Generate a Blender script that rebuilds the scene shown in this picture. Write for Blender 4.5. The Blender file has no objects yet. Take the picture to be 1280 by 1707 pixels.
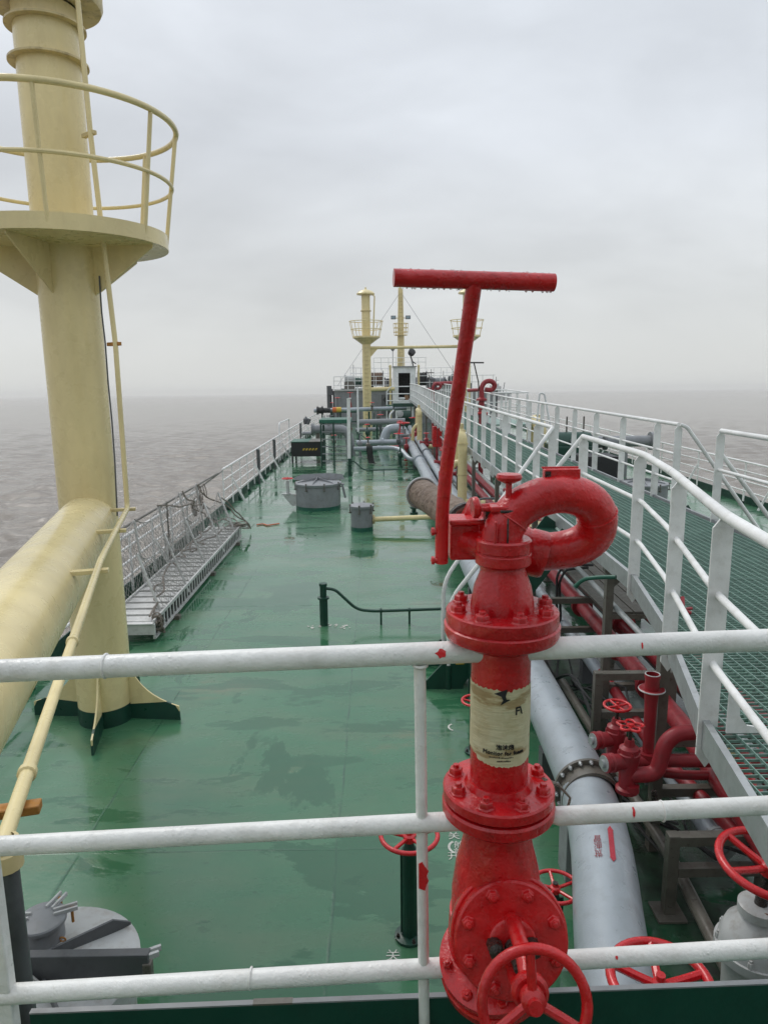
import bpy, bmesh, math, random
from mathutils import Vector as V, Matrix, Quaternion
random.seed(11)
S = bpy.context.scene
COL = S.collection
PI = math.pi
rad = math.radians

# ---------------------------------------------------------------- camera frame (ship coordinates: y forward, x starboard, z up from main deck)
FPX = 1190.0
EYE = V((0, 0, 3.7))
CM = (Matrix.Rotation(-math.atan(10 / FPX), 3, 'Z') @ Matrix.Rotation(PI / 2 - math.atan(225.5 / FPX), 3, 'X')
      @ Matrix.Rotation(rad(-0.63), 3, 'Z'))
def ray(px, py): return CM @ V(((px - 640) / FPX, -(py - 853.5) / FPX, -1))
def PZ(px, py, z): d = ray(px, py); return EYE + d * ((z - EYE.z) / d.z)
def PY(px, py, y): d = ray(px, py); return EYE + d * (y / d.y)
def PX(px, py, x): d = ray(px, py); return EYE + d * (x / d.x)

# ---------------------------------------------------------------- materials
MAT = {}
def mk(name):
    m = bpy.data.materials.new(name); m.use_nodes = True
    nt = m.node_tree; nt.nodes.clear()
    o = nt.nodes.new('ShaderNodeOutputMaterial'); b = nt.nodes.new('ShaderNodeBsdfPrincipled')
    nt.links.new(b.outputs[0], o.inputs[0])
    MAT[name] = m
    return m, nt, b
class NT:
    def __init__(s, nt): s.nt = nt; s.tc = nt.nodes.new('ShaderNodeTexCoord').outputs['Object']
    def n(s, t, **k):
        x = s.nt.nodes.new(t)
        for a, v in k.items(): setattr(x, a, v)
        return x
    def put(s, sock, v):
        if isinstance(v, bpy.types.NodeSocket): s.nt.links.new(v, sock)
        elif v is not None: sock.default_value = v
    def map(s, scale, loc=(0, 0, 0), vec=None):
        m = s.n('ShaderNodeMapping'); s.put(m.inputs[0], vec or s.tc); m.inputs['Scale'].default_value = scale; m.inputs['Location'].default_value = loc
        return m.outputs[0]
    def noise(s, scale, detail=4, rough=.55, vec=None, dist=0):
        x = s.n('ShaderNodeTexNoise'); s.put(x.inputs['Vector'], vec or s.tc)
        x.inputs['Scale'].default_value = scale; x.inputs['Detail'].default_value = detail; x.inputs['Roughness'].default_value = rough
        x.inputs['Distortion'].default_value = dist
        return x.outputs['Fac']
    def ramp(s, fac, a, b, ca=0.0, cb=1.0):
        x = s.n('ShaderNodeMapRange'); x.clamp = True
        s.put(x.inputs[0], fac); x.inputs[1].default_value = a; x.inputs[2].default_value = b
        x.inputs[3].default_value = ca; x.inputs[4].default_value = cb
        return x.outputs[0]
    def mix(s, fac, a, b):
        x = s.n('ShaderNodeMix', data_type='RGBA')
        s.put(x.inputs[0], fac)
        for i, c in ((6, a), (7, b)):
            if isinstance(c, tuple): c = (c[0], c[1], c[2], 1)
            s.put(x.inputs[i], c)
        return x.outputs[2]
    def m(s, op, a, b=None, c=None):
        x = s.n('ShaderNodeMath', operation=op)
        s.put(x.inputs[0], a)
        if b is not None: s.put(x.inputs[1], b)
        if c is not None: s.put(x.inputs[2], c)
        return x.outputs[0]
    def bump(s, h, strength, dist=.01, nrm=None):
        x = s.n('ShaderNodeBump'); s.put(x.inputs['Height'], h); x.inputs['Strength'].default_value = strength
        x.inputs['Distance'].default_value = dist
        if nrm: s.put(x.inputs['Normal'], nrm)
        return x.outputs[0]

def tup(c, k): return tuple(min(1, v * k) for v in c)
def paint(name, col, rough=.35, bump=.25, bscale=60, bdist=.003, dirt=(.05, .04, .03), dirt_amt=.25, dscale=2.5, rust=.0,
          metallic=0., drops=0., streak=1.0, coat=0., fade=None):
    m, nt, b = mk(name); g = NT(nt)
    st = g.map((1, 1, streak))
    n1 = g.noise(dscale, 6, .6, st)
    c = g.mix(g.ramp(n1, .3, .7), tup(col, .84), tup(col, 1.1))
    if fade: c = g.mix(g.ramp(g.noise(dscale * .6, 4, .5), .45, .65), c, fade)
    n2 = g.noise(dscale * 3.3, 8, .68, g.map((1, 1, streak), (3.1, 1.7, 5)))
    d = g.ramp(n2, .5, .78, 0, dirt_amt)
    c = g.mix(d, c, dirt)
    if rust > 0:
        r = g.noise(7, 10, .7, g.map((1, 1, streak * 1.0), (9, 2, 4)))
        r = g.ramp(r, .74 - rust * .2, .78 - rust * .2)
        c = g.mix(r, c, g.mix(g.noise(40), (.20, .07, .02), (.07, .03, .015)))
    g.put(b.inputs['Base Color'], c)
    b.inputs['Metallic'].default_value = metallic
    rr = g.ramp(g.noise(dscale * 4, 5), .3, .7, rough * .7, min(1, rough * 1.4))
    g.put(b.inputs['Roughness'], rr)
    if coat: b.inputs['Coat Weight'].default_value = coat; b.inputs['Coat Roughness'].default_value = .08
    nrm = g.bump(g.noise(bscale, 5, .6), bump, bdist)
    nrm = g.bump(g.noise(bscale * .22, 3, .5), bump * .8, bdist * 3, nrm)
    if drops:
        v = g.n('ShaderNodeTexVoronoi', feature='F1'); v.inputs['Scale'].default_value = 95; g.put(v.inputs['Vector'], g.tc)
        dd = g.m('MULTIPLY', g.ramp(v.outputs['Distance'], .34, .05), g.ramp(g.noise(9, 4), .45, .6))
        nrm = g.bump(dd, drops, .004, nrm)
    g.put(b.inputs['Normal'], nrm)
    return m

paint('cream', (.78, .655, .345), .28, .05, 26, dirt=(.42, .31, .13), dirt_amt=.25, dscale=1.6, rust=.12, streak=.35)
paint('cream_stained', (.66, .54, .28), .45, .3, 40, dirt=(.16, .11, .06), dirt_amt=.8, dscale=2.5, rust=.5, streak=.5)
paint('white', (.82, .82, .80), .38, .35, 55, dirt=(.40, .37, .30), dirt_amt=.4, dscale=3, rust=.08)
paint('white_thick', (.82, .82, .79), .34, .5, 110, .0028, dirt=(.46, .43, .37), dirt_amt=.5, dscale=3.0, rust=.05, drops=.25)
paint('white_far', (.80, .81, .80), .5, .1, 30, dirt_amt=.2)
paint('red', (.60, .008, .010), .26, .8, 48, .0045, dirt=(.10, .002, .003), dirt_amt=.5, dscale=5, coat=.25, drops=.25, fade=(.40, .004, .008))
paint('red_wheel', (.64, .014, .020), .25, .35, 60, .003, dirt=(.2, .01, .01), dirt_amt=.4, dscale=6, coat=.3, drops=.3)
paint('red_old', (.30, .018, .026), .4, .4, 40, dirt=(.06, .02, .02), dirt_amt=.6, dscale=4, rust=.2)
paint('grey_pipe', (.36, .40, .43), .34, .2, 45, dirt=(.14, .14, .13), dirt_amt=.35, dscale=2.2, metallic=.15, drops=.35)
paint('grey', (.24, .25, .26), .42, .25, 40, dirt=(.10, .08, .06), dirt_amt=.45, dscale=3, rust=.1)
paint('grey_light', (.50, .51, .50), .42, .3, 45, dirt=(.18, .11, .05), dirt_amt=.55, dscale=3.5, rust=.3)
paint('grey_dark', (.10, .105, .11), .45, .3, 45, dirt=(.03, .03, .03), dirt_amt=.5, dscale=3)
paint('steel_wet', (.13, .12, .10), .35, .4, 45, dirt=(.05, .03, .02), dirt_amt=.6, dscale=4, rust=.35)
paint('galvanised', (.42, .44, .44), .42, .2, 60, metallic=.5, dirt=(.16, .15, .13), dirt_amt=.4, dscale=6)
paint('gangway_alloy', (.62, .62, .60), .5, .3, 40, metallic=.25, dirt=(.16, .14, .12), dirt_amt=.5, dscale=4)
paint('green_dark', (.008, .055, .035), .38, .3, 40, dirt=(.01, .02, .015), dirt_amt=.5, dscale=3, rust=.03)
paint('green_mid', (.014, .11, .07), .4, .3, 40, dirt=(.01, .03, .02), dirt_amt=.4, dscale=3)
paint('black', (.012, .012, .014), .5, .4, 50, dirt=(.05, .045, .04), dirt_amt=.3, dscale=5)
paint('grease', (.022, .016, .012), .25, 1.0, 120, .006, dirt=(.09, .06, .04), dirt_amt=.6, dscale=20)
paint('rubber', (.02, .02, .021), .55, .5, 30, dirt=(.08, .07, .06), dirt_amt=.5, dscale=8)
paint('burlap', (.27, .205, .16), .85, 1.0, 120, .010, dirt=(.14, .09, .07), dirt_amt=.7, dscale=9)
paint('rope', (.22, .19, .16), .9, .8, 140, .006, dirt=(.07, .06, .05), dirt_amt=.6, dscale=12)
paint('rope_brown', (.30, .17, .09), .85, .8, 60, .01, dirt=(.1, .06, .03), dirt_amt=.6, dscale=8)
paint('net', (.30, .29, .27), .9, .5, 120, dirt_amt=.3, dscale=8)
paint('orange', (.62, .13, .02), .5, .2, 40); paint('yellow', (.62, .42, .04), .5, .2, 40)
paint('rust_orange', (.42, .19, .04), .7, .6, 50, dirt=(.2, .07, .02), dirt_amt=.8, dscale=12)
paint('wood', (.11, .10, .085), .45, .5, 30, dirt=(.04, .035, .03), dirt_amt=.6, dscale=6)
paint('blue', (.03, .06, .18), .5, .2, 40)
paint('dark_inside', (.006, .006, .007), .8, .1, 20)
paint('ink', (.012, .012, .015), .6, .05, 20)
paint('mark_white', (.62, .62, .56), .6, .3, 50, dirt=(.05, .12, .08), dirt_amt=.9, dscale=30)
paint('mark_red', (.46, .03, .05), .5, .1, 40, dirt=(.4, .3, .3), dirt_amt=.5, dscale=40)
paint('winch_brown', (.16, .10, .065), .75, .6, 30, dirt=(.04, .05, .08), dirt_amt=.6, dscale=2)

# glass of the floodlights
m, nt, b = mk('glass'); b.inputs['Base Color'].default_value = (.25, .32, .36, 1); b.inputs['Roughness'].default_value = .08; b.inputs['Metallic'].default_value = .3

# paper sticker
m, nt, b = mk('sticker'); g = NT(nt)
st = g.noise(9, 6, .6, g.map((1, 1, 4)))
c = g.mix(g.ramp(g.noise(16, 8, .7), .45, .7), (.60, .55, .36), (.48, .40, .22))
c = g.mix(g.ramp(st, .56, .62, 0, .75), c, (.30, .19, .07))
g.put(b.inputs['Base Color'], c); b.inputs['Roughness'].default_value = .45
g.put(b.inputs['Normal'], g.bump(g.noise(30, 4, .6, g.map((.6, .6, 4))), .7, .004))

# deck paint: wet green with seams, puddles and scuffs
m, nt, b = mk('deck'); g = NT(nt)
sep = g.n('ShaderNodeSeparateXYZ'); g.put(sep.inputs[0], g.tc)
big = g.noise(.35, 6, .6); mid = g.noise(1.4, 8, .62, g.map((.55, 1.6, 1))); fine = g.noise(9, 8, .7)
c = g.mix(g.ramp(big, .35, .65), (.030, .142, .068), (.062, .195, .100))
c = g.mix(g.ramp(mid, .42, .68, 0, .7), c, (.088, .165, .090))
c = g.mix(g.ramp(g.noise(.8, 7, .66, g.map((.5, 1.2, 1), (4, 8, 0))), .60, .70, 0, .65), c, (.16, .155, .085))
c = g.mix(g.ramp(fine, .62, .72, 0, .6), c, (.010, .045, .028))
c = g.mix(g.ramp(g.noise(3.6, 9, .72, g.map((.8, 1.3, 1), (2, 12, 0))), .60, .66, 0, .45), c, (.012, .075, .040))
c = g.mix(g.ramp(g.noise(2.2, 9, .75, g.map((1, 1, 1), (7, 3, 0))), .70, .745, 0, .6), c, (.13, .12, .075))
# rust coloured flecks and white droppings
c = g.mix(g.ramp(g.noise(26, 3, .5, g.map((1, 1, 1), (1, 9, 0))), .79, .80), c, (.5, .47, .42))
c = g.mix(g.ramp(g.noise(5, 6, .6, g.map((.7, 2, 1), (11, 2, 0))), .74, .77, 0, .6), c, (.20, .10, .07))
def seam(coord, period, off, w, wob=None):
    v = g.m('ADD', coord, off)
    f = g.m('PINGPONG', v, period / 2.)
    return g.ramp(f, 0, w, 1, 0)
wob = g.m('MULTIPLY', g.m('SUBTRACT', g.noise(1.3, 3), .5), .05)
sx = seam(g.m('ADD', sep.outputs[0], wob), 2.05, .36, .016)
sy = seam(g.m('ADD', sep.outputs[1], wob), 6.2, 1.1, .014)
sm = g.m('MAXIMUM', sx, sy)
sm = g.m('MULTIPLY', sm, g.ramp(g.noise(3, 4), .3, .6))
c = g.mix(g.m('MULTIPLY', sm, .6), c, (.012, .055, .038))
# catwalk shade and grime painted into the deck colour along the pipe trench
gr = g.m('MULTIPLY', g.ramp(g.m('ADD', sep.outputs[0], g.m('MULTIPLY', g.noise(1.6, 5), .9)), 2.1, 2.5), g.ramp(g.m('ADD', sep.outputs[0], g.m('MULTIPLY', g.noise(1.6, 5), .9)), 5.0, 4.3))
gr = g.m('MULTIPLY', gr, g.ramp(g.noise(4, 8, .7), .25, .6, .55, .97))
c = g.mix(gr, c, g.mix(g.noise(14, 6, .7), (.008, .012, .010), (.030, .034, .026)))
# standing water
pd = g.noise(.62, 8, .62, g.map((1.15, .62, 1), (2.3, 5.4, 0)), .3)
pud = g.m('MAXIMUM', g.ramp(pd, .575, .592), g.m('MULTIPLY', g.ramp(g.noise(.9, 9, .64, g.map((.42, 1.3, 1), (6.3, 1.4, 0)), .4), .535, .552), .85))
c = g.mix(g.m('MULTIPLY', pud, .72), c, (.016, .098, .044))
g.put(b.inputs['Base Color'], c)
wet = g.ramp(g.noise(1.1, 7, .65, g.map((.7, 1.2, 1), (1, 1, 0))), .32, .66, .13, .40)
r = g.m('MULTIPLY', wet, g.m('SUBTRACT', 1.0, g.m('MULTIPLY', pud, .9)))
g.put(b.inputs['Roughness'], g.m('MAXIMUM', r, .02))
b.inputs['IOR'].default_value = 1.36
b.inputs['Coat Weight'].default_value = .6; g.put(b.inputs['Coat Roughness'], g.m('ADD', .015, g.m('MULTIPLY', g.m('SUBTRACT', 1.0, pud), .12))); b.inputs['Coat IOR'].default_value = 1.4
hb = g.m('MULTIPLY', g.noise(30, 6, .65), g.m('SUBTRACT', 1.0, pud))
nr = g.bump(hb, .3, .004)
nr = g.bump(g.noise(2.2, 5, .5), .30, .02, nr)
nr = g.bump(g.noise(.55, 2, .5, g.map((1, 1.6, 1))), .25, .06, nr)
nr = g.bump(sm, .5, .006, nr)
g.put(b.inputs['Normal'], nr)

# sea water: silty river-mouth water with small chop
m, nt, b = mk('sea_water'); g = NT(nt)
w1 = g.noise(.75, 6, .6, g.map((.5, 1.25, 1)), .6)
w2 = g.noise(.085, 4, .5, g.map((.6, 1.3, 1), (4, 4, 0)), .3)
w3 = g.noise(2.2, 3, .5, g.map((.6, 1.0, 1), (9, 4, 0)), .3)
c = g.mix(g.ramp(g.noise(.02, 4, .5), .35, .65), (.215, .185, .152), (.235, .205, .172))
g.put(b.inputs['Base Color'], c)
b.inputs['Roughness'].default_value = .16; b.inputs['IOR'].default_value = 1.33
nr = g.bump(w2, .3, .6); nr = g.bump(w1, .8, .30, nr); nr = g.bump(w3, .7, .10, nr)
g.put(b.inputs['Normal'], nr)

# ---------------------------------------------------------------- mesh builder
class MB:
    def __init__(s): s.bm = bmesh.new()
    def ring(s, c, ux, uy, r, n, ph=0.):
        return [s.bm.verts.new(c + ux * (r * math.cos(ph + 2 * PI * i / n)) + uy * (r * math.sin(ph + 2 * PI * i / n))) for i in range(n)]
    def skin(s, a, b):
        n = len(a)
        for i in range(n):
            s.bm.faces.new((a[i], a[(i + 1) % n], b[(i + 1) % n], b[i]))
    def box(s, c, size, rot=None):
        c = V(c); x, y, z = [v / 2 for v in size]
        R = rot if rot is not None else Matrix.Identity(3)
        if isinstance(rot, (int, float)): R = Matrix.Rotation(rot, 3, 'Z')
        vs = [s.bm.verts.new(c + R @ V((a * x, b * y, d * z))) for a in (-1, 1) for b in (-1, 1) for d in (-1, 1)]
        for f in ((0, 1, 3, 2), (4, 6, 7, 5), (0, 4, 5, 1), (2, 3, 7, 6), (0, 2, 6, 4), (1, 5, 7, 3)):
            s.bm.faces.new([vs[i] for i in f])
        return s
    def bar(s, a, b, w, h, up=V((0, 0, 1))):
        a = V(a); b = V(b); d = (b - a); L = d.length; d.normalize()
        side = d.cross(up)
        if side.length < 1e-4: side = d.cross(V((0, 1, 0)))
        side.normalize(); u = side.cross(d)
        R = Matrix((side, d, u)).transposed()
        return s.box((a + b) / 2, (w, L, h), R)
    def tube(s, pts, r, n=10, cap=True, fillet=0, closed=False, fs=5):
        pts = [V(p) for p in pts]
        rs = list(r) if isinstance(r, (list, tuple)) else [r] * len(pts)
        if fillet:
            P = [pts[0]]; Q = [rs[0]]
            for i in range(1, len(pts) - 1):
                a, b, c = pts[i - 1], pts[i], pts[i + 1]
                d1 = (a - b); d2 = (c - b); l1 = d1.length; l2 = d2.length
                t = min(fillet, l1 * .49, l2 * .49)
                p1 = b + d1 * (t / l1); p2 = b + d2 * (t / l2)
                for k in range(fs + 1):
                    u = k / fs
                    P.append(p1 * (1 - u) ** 2 + b * 2 * u * (1 - u) + p2 * u * u); Q.append(rs[i])
            P.append(pts[-1]); Q.append(rs[-1]); pts, rs = P, Q
        N = len(pts)
        def tan(i):
            if closed: t = pts[(i + 1) % N] - pts[i - 1]
            elif i == 0: t = pts[1] - pts[0]
            elif i == N - 1: t = pts[-1] - pts[-2]
            else: t = (pts[i + 1] - pts[i]).normalized() + (pts[i] - pts[i - 1]).normalized()
            return t.normalized() if t.length > 1e-9 else V((0, 0, 1))
        t0 = tan(0); up = V((0, 0, 1)) if abs(t0.z) < .9 else V((1, 0, 0))
        u = t0.cross(up).normalized(); rings = []; prev = t0
        for i in range(N):
            t = tan(i)
            q = prev.rotation_difference(t); u = (q @ u); u = (u - t * u.dot(t)).normalized(); prev = t
            w = t.cross(u)
            rings.append(s.ring(pts[i], u, w, rs[i], n))
        for i in range(N - 1): s.skin(rings[i], rings[i + 1])
        if closed: s.skin(rings[-1], rings[0])
        elif cap:
            s.bm.faces.new(list(reversed(rings[0]))); s.bm.faces.new(rings[-1])
        return s
    def lathe(s, o, ax, prof, n=24, ph=0.):
        o = V(o); ax = V(ax).normalized()
        up = V((0, 0, 1)) if abs(ax.z) < .9 else V((1, 0, 0))
        u = ax.cross(up).normalized(); w = ax.cross(u)
        prev = None
        for (r, t) in prof:
            c = o + ax * t
            cur = [s.bm.verts.new(c)] if r <= 1e-6 else s.ring(c, u, w, r, n, ph)
            if prev is not None:
                if len(prev) == 1 and len(cur) > 1:
                    for i in range(n): s.bm.faces.new((prev[0], cur[(i + 1) % n], cur[i]))
                elif len(cur) == 1 and len(prev) > 1:
                    for i in range(n): s.bm.faces.new((prev[i], prev[(i + 1) % n], cur[0]))
                elif len(cur) > 1: s.skin(prev, cur)
            prev = cur
        return s
    def cyl(s, a, b, r, n=20, r2=None):
        a = V(a); b = V(b); d = b - a; L = d.length
        return s.lathe(a, d, [(0, 0), (r, 0), (r2 or r, L), (0, L)], n)
    def torus(s, c, ax, R, r, n=36, m=8, flat=1.):
        c = V(c); ax = V(ax).normalized(); up = V((0, 0, 1)) if abs(ax.z) < .9 else V((1, 0, 0))
        u = ax.cross(up).normalized(); w = ax.cross(u)
        return s.tube([c + u * R * math.cos(2 * PI * i / n) + w * R * math.sin(2 * PI * i / n) for i in range(n)], r, m, closed=True)
    def prism(s, poly, o, ux, uy, th):
        o = V(o); ux = V(ux); uy = V(uy); nz = ux.cross(uy).normalized() * (th / 2)
        A = [s.bm.verts.new(o + ux * p[0] + uy * p[1] - nz) for p in poly]
        B = [s.bm.verts.new(o + ux * p[0] + uy * p[1] + nz) for p in poly]
        s.bm.faces.new(list(reversed(A))); s.bm.faces.new(B)
        n = len(A)
        for i in range(n): s.bm.faces.new((A[i], A[(i + 1) % n], B[(i + 1) % n], B[i]))
        return s
    def bolts(s, c, ax, R, k, r, h, ph=0., nut=True):
        c = V(c); ax = V(ax).normalized(); up = V((0, 0, 1)) if abs(ax.z) < .9 else V((1, 0, 0))
        u = ax.cross(up).normalized(); w = ax.cross(u)
        for i in range(k):
            a = ph + 2 * PI * i / k
            p = c + u * R * math.cos(a) + w * R * math.sin(a)
            s.lathe(p, ax, [(0, 0), (r, 0), (r, h * .8), (r * .8, h), (r * .5, h), (r * .5, h * 1.4), (0, h * 1.4)], 6, ph=i * .7)
        return s
    def build(s, name, mat, parent=None, smooth=True, bevel=0., loc=None, ang=38, sub=0):
        bm = s.bm
        bmesh.ops.recalc_face_normals(bm, faces=bm.faces)
        me = bpy.data.meshes.new(name)
        if parent is not None: L = LOC[parent.name]
        else: L = V(loc) if loc is not None else V((0, 0, 0))
        bmesh.ops.translate(bm, verts=bm.verts, vec=-L)
        bm.to_mesh(me); bm.free()
        me.materials.append(MAT[mat] if isinstance(mat, str) else mat)
        if smooth:
            for p in me.polygons: p.use_smooth = True
            try: me.set_sharp_from_angle(angle=rad(ang))
            except Exception: pass
        o = bpy.data.objects.new(name, me); COL.objects.link(o)
        LOC[o.name] = L
        if parent is not None: o.parent = parent
        else: o.location = L
        if bevel:
            b = o.modifiers.new('Bevel', 'BEVEL'); b.width = bevel; b.segments = 2; b.limit_method = 'ANGLE'; b.angle_limit = rad(40)
        return o
LOC = {}
def thing(name, label, cat, loc, group=None):
    o = bpy.data.objects.new(name, None); COL.objects.link(o); o.location = V(loc); o.empty_display_size = .2
    LOC[o.name] = V(loc); o['label'] = label; o['category'] = cat
    if group: o['group'] = group
    return o
def tag(o, label, cat, group=None):
    o['label'] = label; o['category'] = cat
    if group: o['group'] = group
    return o
def struct(o): o['kind'] = 'structure'; return o
def dup(root, off, label, rz=0.):
    def cp(o, par):
        c = o.copy(); COL.objects.link(c)
        LOC[c.name] = LOC[o.name] + (V(off) if par is None else V((0, 0, 0)))
        if par is not None: c.parent = par
        for ch in [x for x in bpy.data.objects if x.parent == o]: cp(ch, c)
        return c
    r = cp(root, None); r.location = root.location + V(off); r.rotation_euler.z += rz; r['label'] = label
    return r
def lerp(a, b, t): return V(a) * (1 - t) + V(b) * t
X_ = V((1, 0, 0)); Y_ = V((0, 1, 0)); Z_ = V((0, 0, 1))

def text_mesh(name, body, mat, parent, o, ux, uy, size, wrap=None, depth=.0012, lift=0.):
    cu = bpy.data.curves.new(name, 'FONT'); cu.body = body; cu.size = size; cu.extrude = depth; cu.align_x = 'CENTER'; cu.resolution_u = 3
    t = bpy.data.objects.new('tmp', cu); COL.objects.link(t)
    dg = bpy.context.evaluated_depsgraph_get(); me = bpy.data.meshes.new_from_object(t.evaluated_get(dg))
    bpy.data.objects.remove(t)
    o = V(o); ux = V(ux).normalized(); uy = V(uy).normalized(); nz = ux.cross(uy)
    L = LOC[parent.name]
    for v in me.vertices:
        if wrap: p = wrap(v.co.x, v.co.y, v.co.z + lift)
        else: p = o + ux * v.co.x + uy * v.co.y + nz * (v.co.z + lift)
        v.co = p - L
    me.materials.clear(); me.materials.append(MAT[mat])
    ob = bpy.data.objects.new(name, me); COL.objects.link(ob); ob.parent = parent; LOC[ob.name] = L
    return ob

def wheel_mb(c, ax, R, r, spokes=4, ph=0., hub=.2, dish=0., sr=None):
    mb = MB(); c = V(c); ax = V(ax).normalized(); up = Z_ if abs(ax.z) < .9 else X_
    u = ax.cross(up).normalized(); w = ax.cross(u)
    mb.torus(c, ax, R, r, 40, 10)
    hc = c - ax * dish
    for i in range(spokes):
        a = ph + 2 * PI * i / spokes
        e = c + (u * math.cos(a) + w * math.sin(a)) * R
        mb.tube([hc, lerp(hc, e, .5) - ax * dish * .1, e], [sr or r * .8] * 3, 8)
    mb.lathe(hc - ax * r * 1.6, ax, [(0, 0), (R * hub, 0), (R * hub, r * 2.6), (R * hub * .6, r * 3.2), (R * hub * .6, r * 4.4), (0, r * 4.4)], 12)
    return mb

def bolt_set(c, ax, R, k, r, h, ph, mat, parent):
    c = V(c); ax = V(ax).normalized(); up = Z_ if abs(ax.z) < .9 else X_
    u = ax.cross(up).normalized(); w = ax.cross(u)
    for i in range(k):
        a = ph + 2 * PI * i / k
        p = c + u * R * math.cos(a) + w * R * math.sin(a)
        MB().lathe(p, ax, [(0, -.002), (r * 1.25, -.002), (r * 1.2, h * .12), (r, h * .15), (r, h * .8), (r * .85, h), (r * .5, h), (r * .48, h * 1.5), (0, h * 1.5)], 6, ph=i * .7).build('bolt', mat, parent, bevel=.0012)
# ================================================================ SETTING
# main deck plate
def outline():
    port = [(-4.42, -14), (-4.42, 44), (-4.2, 52), (-3.6, 58), (-2.4, 65), (-.2, 71), (3.1, 75.5)]
    stb = [(6.2 - x, y) for x, y in reversed(port[:-1])]
    return port + stb
OUT = outline()
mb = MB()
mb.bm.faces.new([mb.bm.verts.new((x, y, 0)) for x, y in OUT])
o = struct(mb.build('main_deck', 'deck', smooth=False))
# hull sides below the deck edge
mb = MB(); n = len(OUT)
top = [mb.bm.verts.new((x, y, -.004)) for x, y in OUT]; bot = [mb.bm.verts.new((3.1 + (x - 3.1) * .97, y * .99, -4.5)) for x, y in OUT]
for i in range(n): mb.bm.faces.new((top[i], top[(i + 1) % n], bot[(i + 1) % n], bot[i]))
o = struct(mb.build('ship_hull', 'green_dark', smooth=False))

# low plate standing along each deck edge
def edge_plate(sgn, label):
    mb = MB()
    pts = [(x, y) for x, y in OUT[:5]]
    pts = [(x + .05, y) for x, y in pts]
    if sgn > 0: pts = [(6.2 - x, y) for x, y in pts]
    for a, b in zip(pts[:-1], pts[1:]): mb.bar((a[0], a[1], .11), (b[0], b[1], .11), .02, .22)
    for k in range(34):
        y = -2 + k * 1.7; x = -4.37 + .06 if sgn < 0 else 10.57 - .06
        if y < 50: mb.prism([(0, 0), (-sgn * .12, 0), (0, .18)], (x - sgn * -.0, y, 0), X_, Z_, .012)
    o = mb.build('deck_edge_plate', 'green_dark', loc=(pts[0][0], 0, 0)); tag(o, label, 'edge plate', 'green plates along the deck edges')
edge_plate(-1, 'low dark green plate along the port deck edge under the white railing')
edge_plate(1, 'low dark green plate along the starboard deck edge beyond the catwalk')

# ================================================================ PORT AND STARBOARD RAILINGS
def railing(name, pts, zs, step, label, sgn, r=.021, gaps=(), mat='white', stay=3, posts='flat'):
    L = pts[0]
    t = thing(name, label, 'railing', (L[0], L[1], 0), 'ship side railings')
    mb = MB(); mb.tube([(x, y, zs[-1] + z) for x, y, z in pts], .028, 8); mb.build('top_rail', mat, t)
    for z0 in zs[:-1]:
        mb = MB(); mb.tube([(x, y, z0 + z) for x, y, z in pts], .019, 6); mb.build('rail', mat, t)
    # posts
    segs = []; d = 0; acc = []
    for a, b in zip(pts[:-1], pts[1:]):
        l = (V(b) - V(a)).length; acc.append((d, l, V(a), V(b))); d += l
    s = 0; k = 0
    while s <= d + .01:
        for (d0, l, a, b) in acc:
            if d0 <= s <= d0 + l + .02:
                p = lerp(a, b, (s - d0) / l); break
        mb = MB()
        mb.box((p.x, p.y, p.z + zs[-1] / 2), (.022 if posts == 'flat' else .04, .075, zs[-1]))
        if k % stay == 1:
            mb.bar((p.x + .02 * -sgn, p.y, p.z + zs[-1] * .62), (p.x - sgn * .36, p.y, p.z + .0), .06, .022, up=Y_)
        mb.build('post', mat, t, smooth=False)
        s += step; k += 1
    return t
railing('side_railing', [(-4.27, 19.6, .1), (-4.27, 30, .1), (-4.25, 44, .1), (-4.1, 51, .1), (-3.5, 57.6, .12)], [.26, .54, .83, 1.14], 1.25,
        'long white railing along the port deck edge running forward to the grey bulkhead', -1)
railing('side_railing', [(-4.27, 4.5, .1), (-4.27, 16.7, .1)], [.3, .55, .8, 1.0], 1.25,
        'white three-bar railing at the port edge behind the stowed gangway', -1)
railing('side_railing', [(10.42, 8.0, .1), (10.42, 24, .1), (10.42, 46, .1), (10.2, 51, .1), (9.7, 57.6, .12)], [.3, .58, .86, 1.12], 1.5,
        'long white railing along the starboard deck edge against the sea', 1)
# dark handrail pipe over the gap where the gangway lands and a rope slung from it
mb = MB(); mb.tube([(-4.27, 16.7, 1.12), (-4.27, 19.6, 1.2)], .02, 8)
mb.tube([(-4.25, 10.2, 1.28), (-4.25, 18.9, 1.22)], .024, 8)
for y in (10.2, 14.2): mb.cyl((-4.25, y, 0), (-4.25, y, 1.28), .02, 8)
tag(mb.build('handrail_pipe', 'steel_wet', loc=(-4.25, 10.2, 0)), 'bare brown steel handrail pipe above the stowed gangway', 'handrail')
# raised white hoop in the port railing
mb = MB(); mb.tube([(-4.3, 31.6, .1), (-4.3, 31.6, 1.75), (-4.3, 35.2, 1.72), (-4.3, 35.2, .1)], .028, 8, fillet=.2)
tag(mb.build('boarding_hoop', 'white_far', loc=(-4.3, 31.6, 0)), 'tall white tube hoop rising above the port railing', 'boarding frame')
# dark roller posts at the port rail opening
for y, lab in ((25.2, 'short dark post nearest along the port railing'), (29.2, 'bent dark pipe post in the middle of the port railing'),
               (39.5, 'upright dark post farthest along the port railing')):
    mb = MB(); mb.box((-4.2, y, .9), (.10, .14, .62)); mb.tube([(-4.2, y, .5), (-4.2, y - .1, 1.25)], .05, 8); mb.tube([(-4.2, y, .0), (-4.2, y, .6)], .03, 8)
    tag(mb.build('rail_post', 'grey_dark', loc=(-4.2, y, 0)), lab, 'post', 'dark posts at the port railing')

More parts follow.
